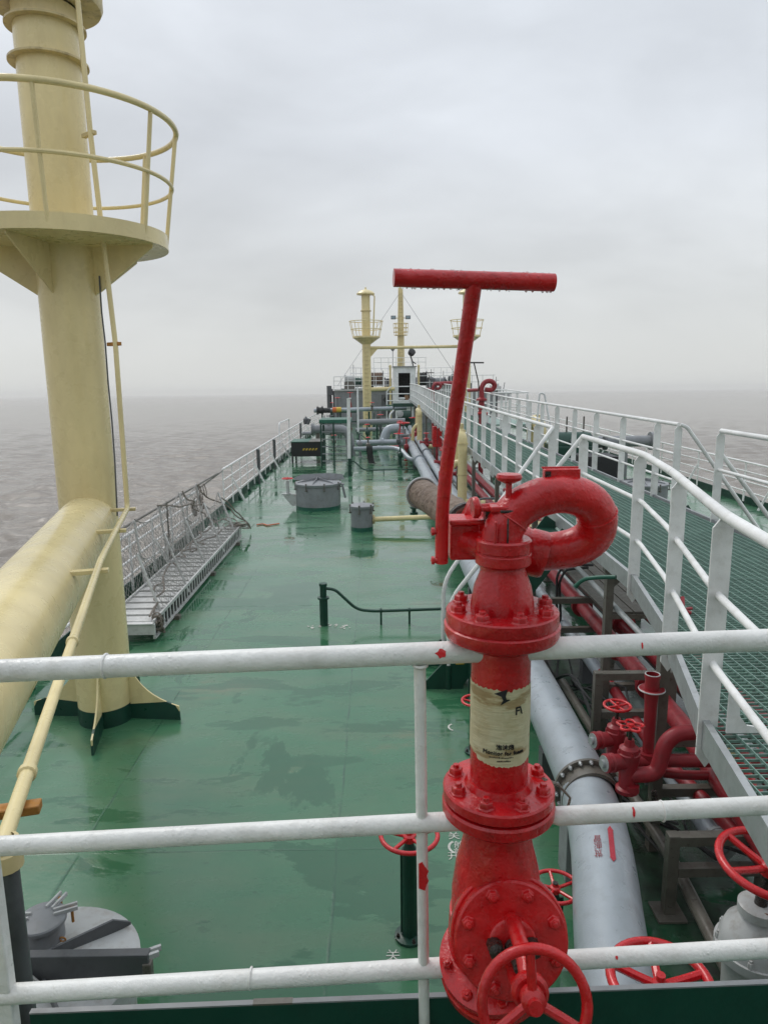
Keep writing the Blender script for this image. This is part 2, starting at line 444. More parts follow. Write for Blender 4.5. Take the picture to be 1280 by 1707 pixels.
# starboard dark chains
mb = MB(); mb.tube([(10.42, 4.0, .95), (10.42, 8.0, .93)], .018, 6)
for y0, y1 in ((4.0, 5.6), (5.6, 8.0)):
    mb.tube([(10.42, y0 + (y1 - y0) * k / 8, 1.0 - .16 * math.sin(PI * k / 8)) for k in range(9)], .012, 5)
tag(mb.build('rail_chain', 'grey_dark', loc=(10.42, 4, 0)), 'dark chain slung across the opening in the starboard railing', 'chain')

# ================================================================ NEAR VENT MAST
MX, MY, MR = -3.05, 7.44, .287
vm = thing('vent_mast', 'big cream vent mast with round platform close by at left, thick beam joined to it', 'mast', (MX, MY, 0))
mc = V((MX, MY, 0))
MB().lathe(mc, Z_, [(0, .0), (MR, .0), (MR, 7.1), (0, 7.1)], 64).build('post', 'cream', vm)
def finpoly(r0, r1, h, z0=0.):
    P = [(r0, z0), (r1, z0)]
    for k in range(13):
        a = k / 12.
        x = r1 - (r1 - r0) * (1 - (1 - a) ** 2.4); z = .16 + (h - .16) * a ** 1.0 * (a * .55 + .45)
        P.append((max(x, r0), z))
    return P
MB().torus(mc + Z_ * (4.98), Z_, MR + .002, .010, 64, 8).build('weld_bead', 'cream', vm)
full = finpoly(MR - .02, .84, 1.02)
for a in (-6, 84, 174, 281):
    d = V((math.cos(rad(a)), math.sin(rad(a)), 0))
    f = MB().prism(full, mc, d, Z_, .018).build('fin', 'cream', vm)
    MB().prism([(MR - .02, 0), (.845, 0), (.84, .10), (.80, .17), (.70, .21), (MR - .02, .17)], mc, d, Z_, .024).build('fin_foot', 'green_dark', f)
MB().lathe(mc, Z_, [(MR + .004, 0), (MR + .004, .19), (MR, .19)], 64).build('base_band', 'green_dark', vm)
# platform: disc with rim, gusset cone plates
PZ0 = 4.98; PR = .98
pf = MB().lathe(mc, Z_, [(MR, PZ0), (PR, PZ0), (PR, PZ0 + .14), (PR - .012, PZ0 + .14), (PR - .012, PZ0 + .10), (MR, PZ0 + .10)], 64).build('platform', 'cream', vm)
for a in (-10, 62, 128, 195, 262):
    d = V((math.cos(rad(a)), math.sin(rad(a)), 0))
    MB().prism([(MR - .02, PZ0), (PR - .06, PZ0), (PR - .06, PZ0 - .03), (MR - .02, PZ0 - .47)], mc, d, Z_, .014).build('gusset', 'cream', vm)
zt = PZ0 + 1.12; rt = 1.12
MB().torus(mc + Z_ * zt, Z_, rt, .028, 72, 10).build('guard_ring', 'cream', vm)
MB().torus(mc + Z_ * (PZ0 + .60), Z_, 1.05, .02, 72, 8).build('guard_ring', 'cream', vm)
for k in range(8):
    a = rad(-75 + 45 * k + (9 if k == 1 else 0)); d = V((math.cos(a), math.sin(a), 0))
    MB().tube([mc + d * (PR - .02) + Z_ * (PZ0 + .06), mc + d * (rt - .005) + Z_ * zt], .021, 8).build('guard_post', 'cream', vm)
for z in (6.62, 6.93): MB().lathe(mc, Z_, [(MR, z), (MR + .07, z), (MR + .07, z + .018), (MR, z + .018)], 64).build('collar_ring', 'cream_stained', vm)
MB().lathe(mc, Z_, [(MR, 7.12), (.50, 7.12), (.52, 7.16), (.52, 7.40), (.40, 7.5), (0, 7.55)], 48).build('vent_cap', 'cream_stained', vm)
# thick beam running aft to the superstructure
bd = (PZ(0, 1070, 2.25) - V((MX, MY, 2.25))); bd.z = 0; bd.normalize()
b0 = V((MX, MY, 2.25)); MB().cyl(b0, b0 + bd * 9.0, .28, 64).build('beam', 'cream', vm)
# conduit along mast and beam
sd = V((-bd.y, bd.x, 0)) * 1.0
if sd.x < 0: sd = -sd
cpt = [PY(130, 0, 7.14), PY(151, 220, 7.14), PY(177, 440, 7.14), PY(193, 573, 7.14), PY(213, 848, 7.14)]
cz = cpt[-1].z
cpt += [b0 + bd * s + sd * .42 + Z_ * (cz - 2.25) for s in (1.2, 2.6)]
q1 = PZ(6, 1405, cz)
cpt += [q1]
MB().tube(cpt, .024, 10, fillet=.08).build('conduit', 'cream', vm)
for i in (1, 3): MB().bar(cpt[i] + V((.04, .0, 0)), cpt[i] + V((-.11, .12, 0)), .045, .035).build('clamp', 'rust_orange' if i == 3 else 'cream_stained', vm, bevel=.003)
for s, mt in ((.25, 'cream_stained'), (1.35, 'cream'), (2.75, 'cream')):
    p = b0 + bd * s + Z_ * (cz - 2.25 - .035)
    MB().bar(p + sd * .24, p + sd * .49, .06, .03).build('bracket', mt, vm, bevel=.003)
p = lerp(cpt[-2], q1, .93); MB().bar(p - Z_ * .04 - sd * .10, p - Z_ * .04 + sd * .06, .05, .03).build('bracket', 'rust_orange', vm, bevel=.004)
for s in (.5, .88): 
    p = lerp(cpt[-2], q1, s); dd = (q1 - cpt[-2]).normalized(); MB().lathe(p, dd, [(.024, 0), (.031, .004), (.031, .03), (.024, .034)], 14).build('coupling', 'cream', vm)
# thin dark cable tied beside the conduit
cc = [PY(x, y, 7.36) for x, y in ((166, 460), (170, 520), (176, 572), (181, 640), (187, 700), (192, 770), (196, 860))]
MB().tube(cc, .008, 6).build('cable', 'grey_dark', vm)
# capped grey pipe end at lower left
gp0 = q1 + V((0, 0, 0)); gt = PY(10, 1428, q1.y); gb = PY(52, 1760, q1.y)
mb = MB(); mb.tube([gt, V((gt.x, gt.y, -.0))], .032, 16); 
t = thing('grey_conduit', 'grey vertical pipe with a cream cap fitting behind the left railing post', 'pipe', (gt.x, gt.y, 0))
mb.build('pipe', 'grey_dark', t)
MB().tube([q1, gt + Z_ * .02], .026, 12).lathe(gt - Z_ * .03, Z_, [(.032, 0), (.046, .0), (.046, .05), (.040, .055), (.040, .085), (.028, .09)], 16).build('cap_fitting', 'cream_stained', t)

# ================================================================ FOREGROUND PLATFORM AND RAILING
FZ = 2.04
def railpt(px, z, yb=1.4):
    # the railing stands square-on but swings slightly towards the camera at its port end
    y = 1.4 + .06 * ((px - 640) / 640.)
    return PY(px, 900, y).x, y
fr = thing('front_railing', 'white tube railing across the near foreground with blistered paint and red paint spots', 'railing', (0, 1.4, FZ))
YL, YR = 1.335, 1.455
def rp(x, z): return V((x, 1.402 + .032 * (x / .85), z + .010 * x))
ZT, ZM, ZB = 3.131, 2.741, 2.372
MB().tube([rp(-1.5, ZT - .006), rp(-.4, ZT), rp(.6, ZT + .002), rp(2.1, ZT)], .0235, 24).build('top_rail', 'white_thick', fr)
MB().tube([rp(-1.5, ZM - .012), rp(.17, ZM)], .0205, 24).build('middle_rail', 'white_thick', fr)
MB().tube([rp(.370, ZM - .004), rp(.385, ZM), rp(2.1, ZM + .006)], [.012, .0205, .0205], 24).build('middle_rail', 'white_thick', fr)
MB().tube([rp(-1.5, ZB - .008), rp(.2, ZB)], .021, 24).build('lower_rail', 'white_thick', fr)
MB().tube([rp(.372, ZB), rp(2.1, ZB + .004)], .021, 24).build('lower_rail', 'white_thick', fr)
MB().tube([rp(.33, ZB), rp(.373, ZB)], .0225, 16).build('painted_rail_end', 'red', fr)
MB().bar(rp(.083, ZT - .02), rp(.094, FZ), .022, .012, up=Y_).build('post', 'white_thick', fr, bevel=.003)
MB().tube([rp(.083, ZT - .03), rp(.094, FZ)], .0125, 12).build('post_weld', 'white_thick', fr)
MB().bar(rp(-.845, ZM + .02), rp(-.845, FZ), .045, .03, up=Y_).build('post', 'white_thick', fr, bevel=.004)
MB().bar(rp(2.0, ZT), rp(2.0, FZ), .045, .03, up=Y_).build('post', 'white_thick', fr, bevel=.004)
# weld beads where bars meet
for zz, rr_ in ((ZT, .0235), (ZM, .0205), (ZB, .021)):
    for xx in (.0835 + (ZT - zz) * .012,):
        MB().torus(rp(xx, zz - (rr_ if zz == ZT else 0)) + V((0, -.003, 0)), Z_ if zz == ZT else Y_, .0135 if zz == ZT else .017, .0036, 24, 8).build('weld_bead', 'white_thick', fr)
for xx, zz, rr_ in ((-.56, ZT, .0235), (-.30, ZB, .021), (.62, ZM, .0205)):
    MB().torus(rp(xx, zz), X_, rr_ + .0004, .0026, 30, 8).build('weld_bead', 'white_thick', fr)
# chips of red paint on the rails
def blob(c, nrm, w, h, seed):
    r = random.Random(seed); c = V(c); nrm = V(nrm).normalized(); u = Z_.cross(nrm).normalized(); v = nrm.cross(u)
    P = []
    for i in range(14):
        a = 2 * PI * i / 14; k = .7 + .6 * r.random(); P.append((w * k * math.cos(a), h * k * math.sin(a)))
    return P, c, u, v
for (px, z, rr, w, h, sd_) in ((731, ZT, .0235, .011, .0085, 3), (1058, ZT, .0235, .002, .008, 4), (1062, ZM, .0205, .003, .010, 5), (1047, ZB, .021, .003, .004, 6)):
    base = rp(PY(px, 1080, 1.44).x, z); nn = (EYE - base); nn.x = 0; nn.normalize()
    P, c, u, v = blob(base, nn, w, h, sd_)
    mb = MB(); A = []
    for (a, b) in P:
        ang = b / rr; q = base + u * a + (nn * math.cos(ang) + v * math.sin(ang)) * (rr + .0012); A.append(mb.bm.verts.new(q))
    cvt = mb.bm.verts.new(base + nn * (rr + .0016))
    for i in range(len(A)): mb.bm.faces.new((A[i], A[(i + 1) % len(A)], cvt))
    mb.build('paint_chip', 'red_wheel', fr)
mb = MB(); base = rp(.089, 2.62); mb.prism([(-.010, -.03), (.004, -.036), (.008, -.02), (.012, -.012), (.007, 0), (.012, .012), (.004, .022), (-.002, .034), (-.010, .03)], base + V((0, -.0135, 0)), X_, Z_, .002); mb.build('paint_chip', 'red_wheel', fr)

# platform edge plate and floor
cp = thing('platform_coaming', 'dark green upright plate with pale worn edge along the foot of the near railing', 'coaming', (0, 1.43, FZ))
MB().bar(V((-.80, 1.385, 2.170)), V((2.1, 1.48, 2.150)), .012, .25).build('plate', 'green_dark', cp)
MB().bar(V((-.80, 1.385, 2.297)), V((2.1, 1.48, 2.277)), .013, .004).build('worn_edge', 'grey', cp)
MB().bar(V((-.30, 1.402, 2.2940)), V((-.21, 1.4046, 2.2932)), .0155, .005).build('rust_patch', 'steel_wet', cp)
mb = MB(); mb.box((.3, -1.8, 2.02), (9.0, 6.7, .03)); struct(mb.build('upper_platform', 'green_mid', smooth=False))
# front wall of the superstructure under and behind the platform
mb = MB(); mb.box((3.1, -5.3, 5.4), (12.5, .3, 10.8)); mb.box((3.1, -5.1, 1.0), (12.5, .3, 2.0))
wall = thing('superstructure', 'white painted bridge front standing behind the near platform', 'superstructure', (3.1, -5.3, 0))
mb.build('front_wall', 'white', wall, smooth=False)
mb = MB(); mb.box((3.1, -4.0, 5.6), (12.5, 2.6, .12)); mb.build('bridge_deck', 'white', wall, smooth=False)

# ================================================================ FOAM MONITOR
fm = thing('foam_monitor', 'large red foam monitor with T handle, curled pipe and paper label in the centre foreground', 'fire monitor', (.257, 1.42, FZ))
xm, ym = .257, 1.43
def m_at(px, py, y=ym): return PY(px, py, y)
zA = m_at(838, 1040).z      # top flange top
ax0 = V((xm, ym, 0))
def Lz(prof, mat='red', name='pipe', n=40, parent=fm, c=None):
    return MB().lathe(c or ax0, Z_, prof, n).build(name, mat, parent)
z_fl1 = 3.222; z_fl2 = 2.835
# swivel neck above the top flange
Lz([(0, 3.212), (.067, 3.212), (.065, 3.238), (.059, 3.272), (.049, 3.297), (.044, 3.315), (.043, 3.34), (.0, 3.34)], name='neck')
Lz([(0, 3.316), (.052, 3.316), (.0575, 3.321), (.0575, 3.340), (.0555, 3.342), (.0555, 3.345), (.0575, 3.347), (.0575, 3.368), (.054, 3.372), (.0, 3.372)], name='swivel_collar')
# upper flange pair
f1 = Lz([(0, 3.221), (.114, 3.221), (.117, 3.218), (.118, 3.196), (.116, 3.192), (.121, 3.189), (.121, 3.174), (.117, 3.164), (.110, 3.160), (.10, 3.156), (.08, 3.144), (0, 3.14)], name='flange', n=56)
bolt_set(ax0 + Z_ * 3.221, Z_, .096, 8, .0155, .014, .2, 'red', f1)
Lz([(0, 3.17), (.0625, 3.17), (.0625, 2.82), (0, 2.82)], name='riser', n=56)
f2 = Lz([(0, 2.826), (.068, 2.834), (.075, 2.820), (.118, 2.817), (.1215, 2.813), (.1215, 2.794), (.118, 2.791), (.112, 2.791), (.112, 2.786), (.119, 2.785), (.123, 2.780), (.123, 2.760), (.118, 2.754), (.10, 2.750), (0, 2.744)], name='flange', n=56)
bolt_set(ax0 + Z_ * 2.818, Z_, .098, 8, .0155, .016, .35, 'red', f2)
Lz([(0, 2.765), (.082, 2.76), (.070, 2.738), (.070, 2.715), (.078, 2.675), (.092, 2.62), (.100, 2.56), (.102, 2.47), (.0, 2.47)], name='valve_neck', n=48)
# gate valve body below: bonnet facing the viewer
vb = V((.270, 1.385, 2.505)); va = V((-.02, -math.cos(rad(19)), math.sin(rad(19)))).normalized()
body = MB(); body.lathe(vb - va * .02, va, [(0, -.08), (.085, -.07), (.105, -.02), (.108, .03), (.112, .055)], 48)
body.lathe((.26, 1.43, 0), Z_, [(0, 2.36), (.10, 2.36), (.112, 2.42), (.108, 2.50), (.0, 2.52)], 48)
body.build('valve_body', 'red', fm)
bb = MB(); bb.lathe(vb, va, [(.09, .03), (.122, .032), (.125, .036), (.125, .056), (.122, .059), (.117, .059), (.117, .063), (.119, .066), (.119, .086), (.115, .090), (.052, .090), (.050, .104), (.044, .108), (0, .108)], 56)
bon = bb.build('bonnet', 'red', fm)
bolt_set(vb + va * .090, va, .097, 8, .0125, .013, .4, 'red', bon)
# lower flange half hidden to the left
lf = V((.247, 1.40, 2.392))
MB().lathe(lf, V((-.18, -.35, .92)), [(0, -.03), (.118, -.03), (.122, -.026), (.122, -.004), (.118, 0), (.112, 0), (.112, .004), (.118, .006), (.118, .026), (.110, .03), (0, .03)], 48).bolts(lf + V((-.18, -.35, .92)).normalized() * .03, V((-.18, -.35, .92)), .10, 8, .012, .012, .1).build('lower_flange', 'red', fm)
# yoke: two arms and a centre bar, packing gland bolts in black grease
hw = vb + va * .325
su = va.cross(X_).normalized(); 
if su.z < 0: su = -su
mb = MB()
mb.tube([vb + va * .100 + su * .045, vb + va * .13 + su * .052, vb + va * .24 + su * .040, vb + va * .30], [.016, .0165, .0165, .016], 10)
mb.tube([vb + va * .100 - su * .045, vb + va * .13 - su * .052, vb + va * .24 - su * .040, vb + va * .30], [.016, .0165, .0165, .016], 10)
mb.lathe(vb + va * .275, va, [(0, 0), (.030, 0), (.034, .012), (.034, .022), (.028, .028), (0, .028)], 20)
mb.build('yoke', 'red', fm)
mb = MB()
for s in (-1, 1):
    mb.tube([vb + va * .10 + X_ * s * .038, vb + va * .135 + X_ * s * .038], [.017, .015], 10)
    mb.lathe(vb + va * .128 + X_ * s * .038, va, [(0, 0), (.015, 0), (.016, .01), (.010, .016), (0, .018)], 8)
mb.lathe(vb + va * .12, va, [(0, 0), (.020, 0), (.014, .07), (.0155, .075), (.014, .08), (.0155, .085), (.014, .09), (0, .095)], 14)
mb.build('packing_gland', 'grease', fm)
mb = MB(); mb.lathe(vb + va * .298, va, [(0, -.012), (.030, -.012), (.027, .0), (.012, .004), (.0135, .008), (.012, .012), (.0135, .016), (.012, .02), (0, .022)], 16); mb.build('spindle', 'grease', fm)
wheel_mb(hw + va * .012, va, .092, .0098, 3, rad(33), .24, .014, .0088).build('handwheel', 'red', fm)
# curled monitor pipe
P = [(836, 975, 1.430, .0430), (834, 920, 1.430, .0430), (838, 886, 1.431, .0420), (852, 860, 1.435, .0405), (878, 839, 1.440, .0400), (912, 826, 1.448, .0400), (950, 824, 1.458, .0405), (982, 838, 1.472, .0410),
     (996, 865, 1.488, .0415), (987, 894, 1.505, .0420), (958, 912, 1.52, .0420), (925, 918, 1.53, .0415), (898, 921, 1.535, .0415)]
pts = [PY(a, b, c) for a, b, c, _ in P]
mb = MB()
def smooth_path(pts, rs, k=4):
    O = []; R = []
    n = len(pts)
    for i in range(n - 1):
        p0 = pts[max(i - 1, 0)]; p1 = pts[i]; p2 = pts[i + 1]; p3 = pts[min(i + 2, n - 1)]
        for j in range(k):
            t = j / k
            O.append(.5 * ((2 * p1) + (p2 - p0) * t + (2 * p0 - 5 * p1 + 4 * p2 - p3) * t * t + (3 * p1 - p0 - 3 * p2 + p3) * t ** 3)); R.append(rs[i] * (1 - t) + rs[i + 1] * t)
    O.append(pts[-1]); R.append(rs[-1])
    return O, R
sp, sr = smooth_path(pts, [p[3] for p in P])
mb.tube(sp, sr, 40)
from mathutils import noise as _nz
mb.bm.normal_update()
for v in mb.bm.verts: v.co += v.normal * (.0011 * _nz.noise(v.co * 28) + .0007 * _nz.noise(v.co * 75))
cpipe = mb.build('curled_pipe', 'red', fm, ang=80)
for i in (11, 31): MB().torus(sp[i], sp[i + 1] - sp[i - 1], sr[i] + .0002, .0022, 40, 6).build('weld_seam', 'red', cpipe)
e0 = PY(893, 922, 1.535); e1 = PY(800, 898, 1.55); ed = (e1 - e0).normalized()
MB().lathe(e0 + ed * .0, ed, [(0, -.02), (.050, -.02), (.0525, -.014), (.0525, .016), (.050, .020), (.050, .024), (.0525, .028), (.0525, .05), (.048, .056), (.042, .06), (.042, .12), (0, .12)], 36).build('side_swivel', 'red', fm)
# lever arm bracket
br = [PY(x, y, 1.50) for x, y in ((752, 872), (800, 868), (800, 930), (752, 932))]
mb = MB(); c0 = sum(br, V()) / 4
mb.box(PY(772, 900, 1.50), (.062, .05, .078)); mb.box(PY(776, 866, 1.49), (.075, .075, .012)); mb.build('arm_bracket', 'red', fm, bevel=.004)
k0 = PY(812, 905, 1.47); MB().tube([PY(770, 898, 1.50), PY(800, 908, 1.47), PY(822, 912, 1.44)], .028, 16).build('bracket_neck', 'red', fm)
mb = MB(); mb.tube([PY(768, 862, 1.56), PY(800, 878, 1.555), PY(840, 900, 1.55)], [.050, .046, .044], 24); mb.build('barrel_base', 'red', fm)
# barrel wrapped in burlap pointing forward
ba = PY(790, 880, 1.56); bt = PY(703, 822, 1.93); bdir = (bt - ba).normalized()
mb = MB(); mb.tube([lerp(ba, bt, k / 40.) for k in range(4, 41)], [.0405 - .00005 * k + .0007 * math.sin(k * 1.9) for k in range(4, 41)], 40)
from mathutils import noise as _n2
mb.bm.normal_update()
for v in mb.bm.verts: v.co += v.normal * (.0022 * _n2.noise(v.co * 34) + .0012 * _n2.noise(v.co * 90))
bar_ = mb.build('barrel', 'burlap', fm)
MB().torus(bt, bdir, .0425, .0035, 40, 8).build('barrel_rim', 'galvanised', bar_)
MB().lathe(bt + bdir * -.001, bdir, [(0, .003), (.036, .003), (.036, 0), (0, 0)], 30).build('barrel_mouth', 'dark_inside', bar_)
MB().lathe(lerp(ba, bt, .13), bdir, [(.043, -.008), (.047, -.006), (.047, .006), (.043, .008)], 30).build('strap', 'grease', bar_)
# T handle
sh = [PY(736, 938, 1.46), PY(736, 860, 1.455), PY(745, 770, 1.44), PY(766, 640, 1.405), PY(790, 474, 1.36)]
mb = MB(); mb.tube(sh, [.0138, .0138, .0140, .0145, .0150], 20, fillet=.06); h_ = mb.build('handle_shaft', 'red', fm)
MB().tube([PY(656, 463, 1.345), PY(923, 471, 1.375)], .0163, 24).build('handle_bar', 'red', fm)
mb = MB()
for (px, py) in ((727, 886), (727, 934)): mb.lathe(PY(px + 8, py, 1.455), -X_, [(0, 0), (.006, 0), (.006, .014), (.009, .014), (.009, .020), (0, .022)], 8)
mb.build('clamp_bolts', 'red', h_)
# locking screws
kb = PY(848, 800, 1.425)
MB().lathe(kb, Z_, [(0, -.004), (.012, -.006), (.024, .0), (.0265, .006), (.024, .012), (0, .014)], 26).lathe(kb - Z_ * .08, Z_, [(.0, 0), (.0065, 0), (.0065, .08), (0, .08)], 12).build('locking_knob', 'red', fm)
kb = PY(793, 846, 1.44)
MB().lathe(kb, V((1, .1, .05)), [(0, -.008), (.020, -.008), (.0225, -.004), (.0225, .003), (.018, .007), (.007, .008), (.007, .05), (0, .05)], 26).build('locking_knob', 'red', fm)
mb = MB(); mb.box(PY(842, 846, 1.428), (.066, .05, .012)); mb.box(PY(806, 846, 1.45), (.035, .045, .010)); mb.box(PY(826, 900, 1.384), (.008, .006, .075)); mb.box(PY(868, 850, 1.435), (.02, .05, .010)); mb.build('clamp_lugs', 'red', fm, bevel=.003)
mb = MB(); mb.box(PY(815, 858, 1.45), (.020, .035, .035)); mb.box(PY(845, 853, 1.40), (.028, .004, .006)); mb.box(PY(846, 893, 1.381), (.004, .004, .07)); mb.build('grease_patch', 'grease', fm, bevel=.004)
pc = PY(935, 794, 1.455); MB().box(pc + Z_ * .006, (.074, .022, .020)).box(pc + V((0, .012, .017)), (.078, .004, .004)).build('stop_block', 'red', fm, bevel=.003)
MB().box(pc + V((-.030, -.0105, .006)), (.012, .003, .012)).build('block_end', 'grease', fm)
# flexible strap hanging off the lower flange toward the pipe
mb = MB(); mb.tube([PY(905, 1300, 1.44), PY(930, 1308, 1.46), PY(950, 1330, 1.5), PY(945, 1350, 1.5), PY(925, 1352, 1.46)], [.006, .004, .003, .004, .006], 6)
mb.build('torn_strap', 'rope', fm)

# paper label around the riser
RR = .0625
cam_az = math.atan2(EYE.y - ym, EYE.x - xm)
def wrapf(u, v, w): # u metres round the pipe, v up
    a = cam_az + u / RR
    return V((xm + (RR + w) * math.cos(a), ym + (RR + w) * math.sin(a), v))
zl1 = 3.068; zl0 = 2.900
r = random.Random(5)
mb = MB(); N = 60; grid = []
topz = [zl1 - .004 * abs(math.sin(i * .9)) - (.004 if 30 < i < 38 else 0) for i in range(N + 1)]
botz = []
for i in range(N + 1):
    t = i / N; z = zl0 + .012 * (1 - t) if t < .25 else zl0 - .008 * math.sin((t - .25) / .75 * PI) * 1.0
    botz.append(z + r.uniform(-.0018, .0018))
for i in range(N + 1):
    u = (i / N - .5) * 2 * (RR * 1.62)
    grid.append([mb.bm.verts.new(wrapf(u, botz[i] * (1 - k / 8) + topz[i] * (k / 8), .0012 + .0004 * math.sin(i * .7 + k))) for k in range(9)])
for i in range(N):
    for k in range(8): mb.bm.faces.new((grid[i][k], grid[i + 1][k], grid[i + 1][k + 1], grid[i][k + 1]))
stk = mb.build('paper_label', 'sticker', fm, ang=80)
def wrap_at(u0, z0): return lambda x, y, w: wrapf(u0 + x, z0 + y, .0022 + w)
# dark emblem
mb = MB()
def emb(poly, u0, z0, k):
    vs = [mb.bm.verts.new(wrapf(u0 + a * k, z0 + b * k, .0026)) for a, b in poly]; mb.bm.faces.new(vs)
emb([(-1.0, .45), (.62, 1.1), (.42, .15), (-.1, .12)], .004, 3.050, .0165)
emb([(-.1, .12), (.42, .15), (.52, -.22), (1.05, -.28), (-.22, -1.05), (.1, -.35)], .004, 3.050, .0165)
mb.build('emblem', 'ink', stk, smooth=False)
text_mesh('lettering', 'F\\', 'ink', stk, (0, 0, 0), X_, Z_, .024, wrap_at(.040, 3.010))
text_mesh('lettering', 'Monitor for foam', 'ink', stk, (0, 0, 0), X_, Z_, .0125, wrap_at(.010, 2.921))
text_mesh('lettering', '泡沫炮', 'ink', stk, (0, 0, 0), X_, Z_, .0125, wrap_at(.012, 2.9345))
mb = MB()
for row, u0, u1 in ((2.914, -.020, .030), (2.9065, -.004, .022)):
    u = u0
    while u < u1:
        w = r.uniform(.0012, .003); z = row + r.uniform(-.0006, .0006); hh = r.uniform(.0018, .0030)
        mb.bm.faces.new([mb.bm.verts.new(wrapf(q[0], q[1], .0026)) for q in ((u, z), (u + w, z), (u + w, z + hh), (u, z + hh))]); u += w + .0011
mb.build('worn_print', 'ink', stk, smooth=False)
# rain drops clinging to the handle and the curled pipe
m, nt, b = mk('water'); b.inputs['Base Color'].default_value = (.9, .9, .9, 1); b.inputs['Roughness'].default_value = .02; b.inputs['IOR'].default_value = 1.33; b.inputs['Transmission Weight'].default_value = 1.
rd = random.Random(8)
mb = MB()
def drop(p, r_, fl=1.): mb.lathe(p - Z_ * r_ * fl, Z_, [(0, 0), (r_ * .7, r_ * .35 * fl), (r_, r_ * fl), (r_ * .7, r_ * 1.7 * fl), (0, r_ * 2 * fl)], 7)
ha0, ha1 = PY(656, 463, 1.345), PY(923, 471, 1.375)
for k in range(46):
    p = lerp(ha0, ha1, rd.uniform(.02, .98)); drop(p - Z_ * .0165 + Y_ * rd.uniform(-.003, .003), rd.uniform(.0012, .0026), 1.2)
for k in range(70):
    p = lerp(ha0, ha1, rd.uniform(.02, .98)); a = rd.uniform(-.9, 1.3); drop(p + V((0, -math.sin(a), math.cos(a))) * .0165, rd.uniform(.0008, .0020), .8)
for k in range(150):
    i = rd.randrange(6, len(sp) - 2); t_ = (sp[i + 1] - sp[i]).normalized(); s_ = t_.cross(Y_).normalized(); a = rd.uniform(0, 2 * PI)
    d_ = s_ * math.cos(a) - Y_ * abs(math.sin(a)); drop(sp[i] + t_ * rd.uniform(0, .01) + d_ * (sr[i] + .0002), rd.uniform(.0007, .0019), .7)
o = mb.build('rain_drops', 'water', fm); o['kind'] = 'stuff'
# ================================================================ DECK FITTINGS, PORT SIDE
# stowed gangway
gx0, gx1, gy0, gy1, gz = -3.93, -3.22, 9.75, 16.4, .30
gw = thing('gangway', 'stowed aluminium gangway with rope netting lying along the port edge of the deck', 'gangway', ((gx0 + gx1) / 2, gy0, 0))
for gx in (gx0, gx1):
    mb = MB()
    mb.box((gx, (gy0 + gy1) / 2, gz + .0), (.03, gy1 - gy0, .05)); mb.box((gx, (gy0 + gy1) / 2, gz - .24), (.04, gy1 - gy0, .035))
    n = 40
    for k in range(n + 1):
        y = gy0 + (gy1 - gy0) * k / n; mb.bar((gx, y, gz - .24), (gx, y + .0, gz), .05, .012, up=X_)
    g_ = mb.build('side_girder', 'gangway_alloy', gw, smooth=False)
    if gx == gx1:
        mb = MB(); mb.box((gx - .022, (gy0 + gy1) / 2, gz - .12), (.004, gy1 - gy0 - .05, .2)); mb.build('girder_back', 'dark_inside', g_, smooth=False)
mb = MB(); n = 22
for k in range(n):
    y = gy0 + (k + .5) * (gy1 - gy0) / n
    mb.box(((gx0 + gx1) / 2, y, gz - .02), (gx1 - gx0 - .04, (gy1 - gy0) / n - .035, .02))
    mb.box(((gx0 + gx1) / 2, y - .12, gz - .004), (gx1 - gx0 - .04, .02, .02))
mb.build('treads', 'gangway_alloy', gw, smooth=False)
mb = MB(); mb.box(((gx0 + gx1) / 2, gy0 - .03, gz - .10), (gx1 - gx0 + .06, .04, .16)); mb.box(((gx0 + gx1) / 2, gy0 + .0, gz - .012), (gx1 - gx0 + .02, .16, .016)); mb.build('end_plate', 'gangway_alloy', gw, bevel=.004)
mb = MB()
for k in range(3): mb.box(((gx0 + gx1) / 2, gy0 + 1 + k * 2.5, .03), (.9, .12, .06))
mb.build('bearers', 'steel_wet', gw)
HAZE = .0004
R_ = random.Random(3)
tops = {}
for side, gx in ((0, gx0), (1, gx1)):
    for k in range(5):
        y = gy0 + .5 + k * 1.42
        lean = V((-.10 + R_.uniform(-.04, .04), R_.uniform(-.15, .05), 0)) if side == 0 else V((-.42 + R_.uniform(-.05, .05), .12 + R_.uniform(-.1, .1), 0))
        h = 1.10 if side == 0 else .85
        b_ = V((gx, y, gz)); t_ = b_ + lean + V((0, 0, h))
        MB().tube([b_ - Z_ * .15, t_], .021, 8).build('stanchion', 'gangway_alloy', gw)
        tops[(side, k)] = (b_, t_)
# net: mesh of cord between stanchions
mb = MB()
def net_patch(A, B, C, D, nu, nv, sag):
    def P(u, v):
        p = lerp(lerp(A, B, u), lerp(D, C, u), v); s = math.sin(PI * u) * sag
        return p + V((R_.uniform(-.02, .02), R_.uniform(-.02, .02), -s * v + R_.uniform(-.02, .02)))
    G = [[P(i / nu, j / nv) for j in range(nv + 1)] for i in range(nu + 1)]
    for i in range(nu + 1):
        for j in range(nv + 1):
            if i < nu and j < nv: mb.tube([G[i][j], G[i + 1][j + 1]], .0042, 3, cap=False)
            if i > 0 and j < nv: mb.tube([G[i][j], G[i - 1][j + 1]], .0042, 3, cap=False)
    mb.tube([G[i][nv] for i in range(nu + 1)], .010, 5, cap=False)
for k in range(4):
    for side in (0, 1):
        a0, a1 = tops[(side, k)]; b0_, b1_ = tops[(side, k + 1)]
        net_patch(a0, b0_, b1_, a1, 11, 8, .14 if side == 0 else .22)
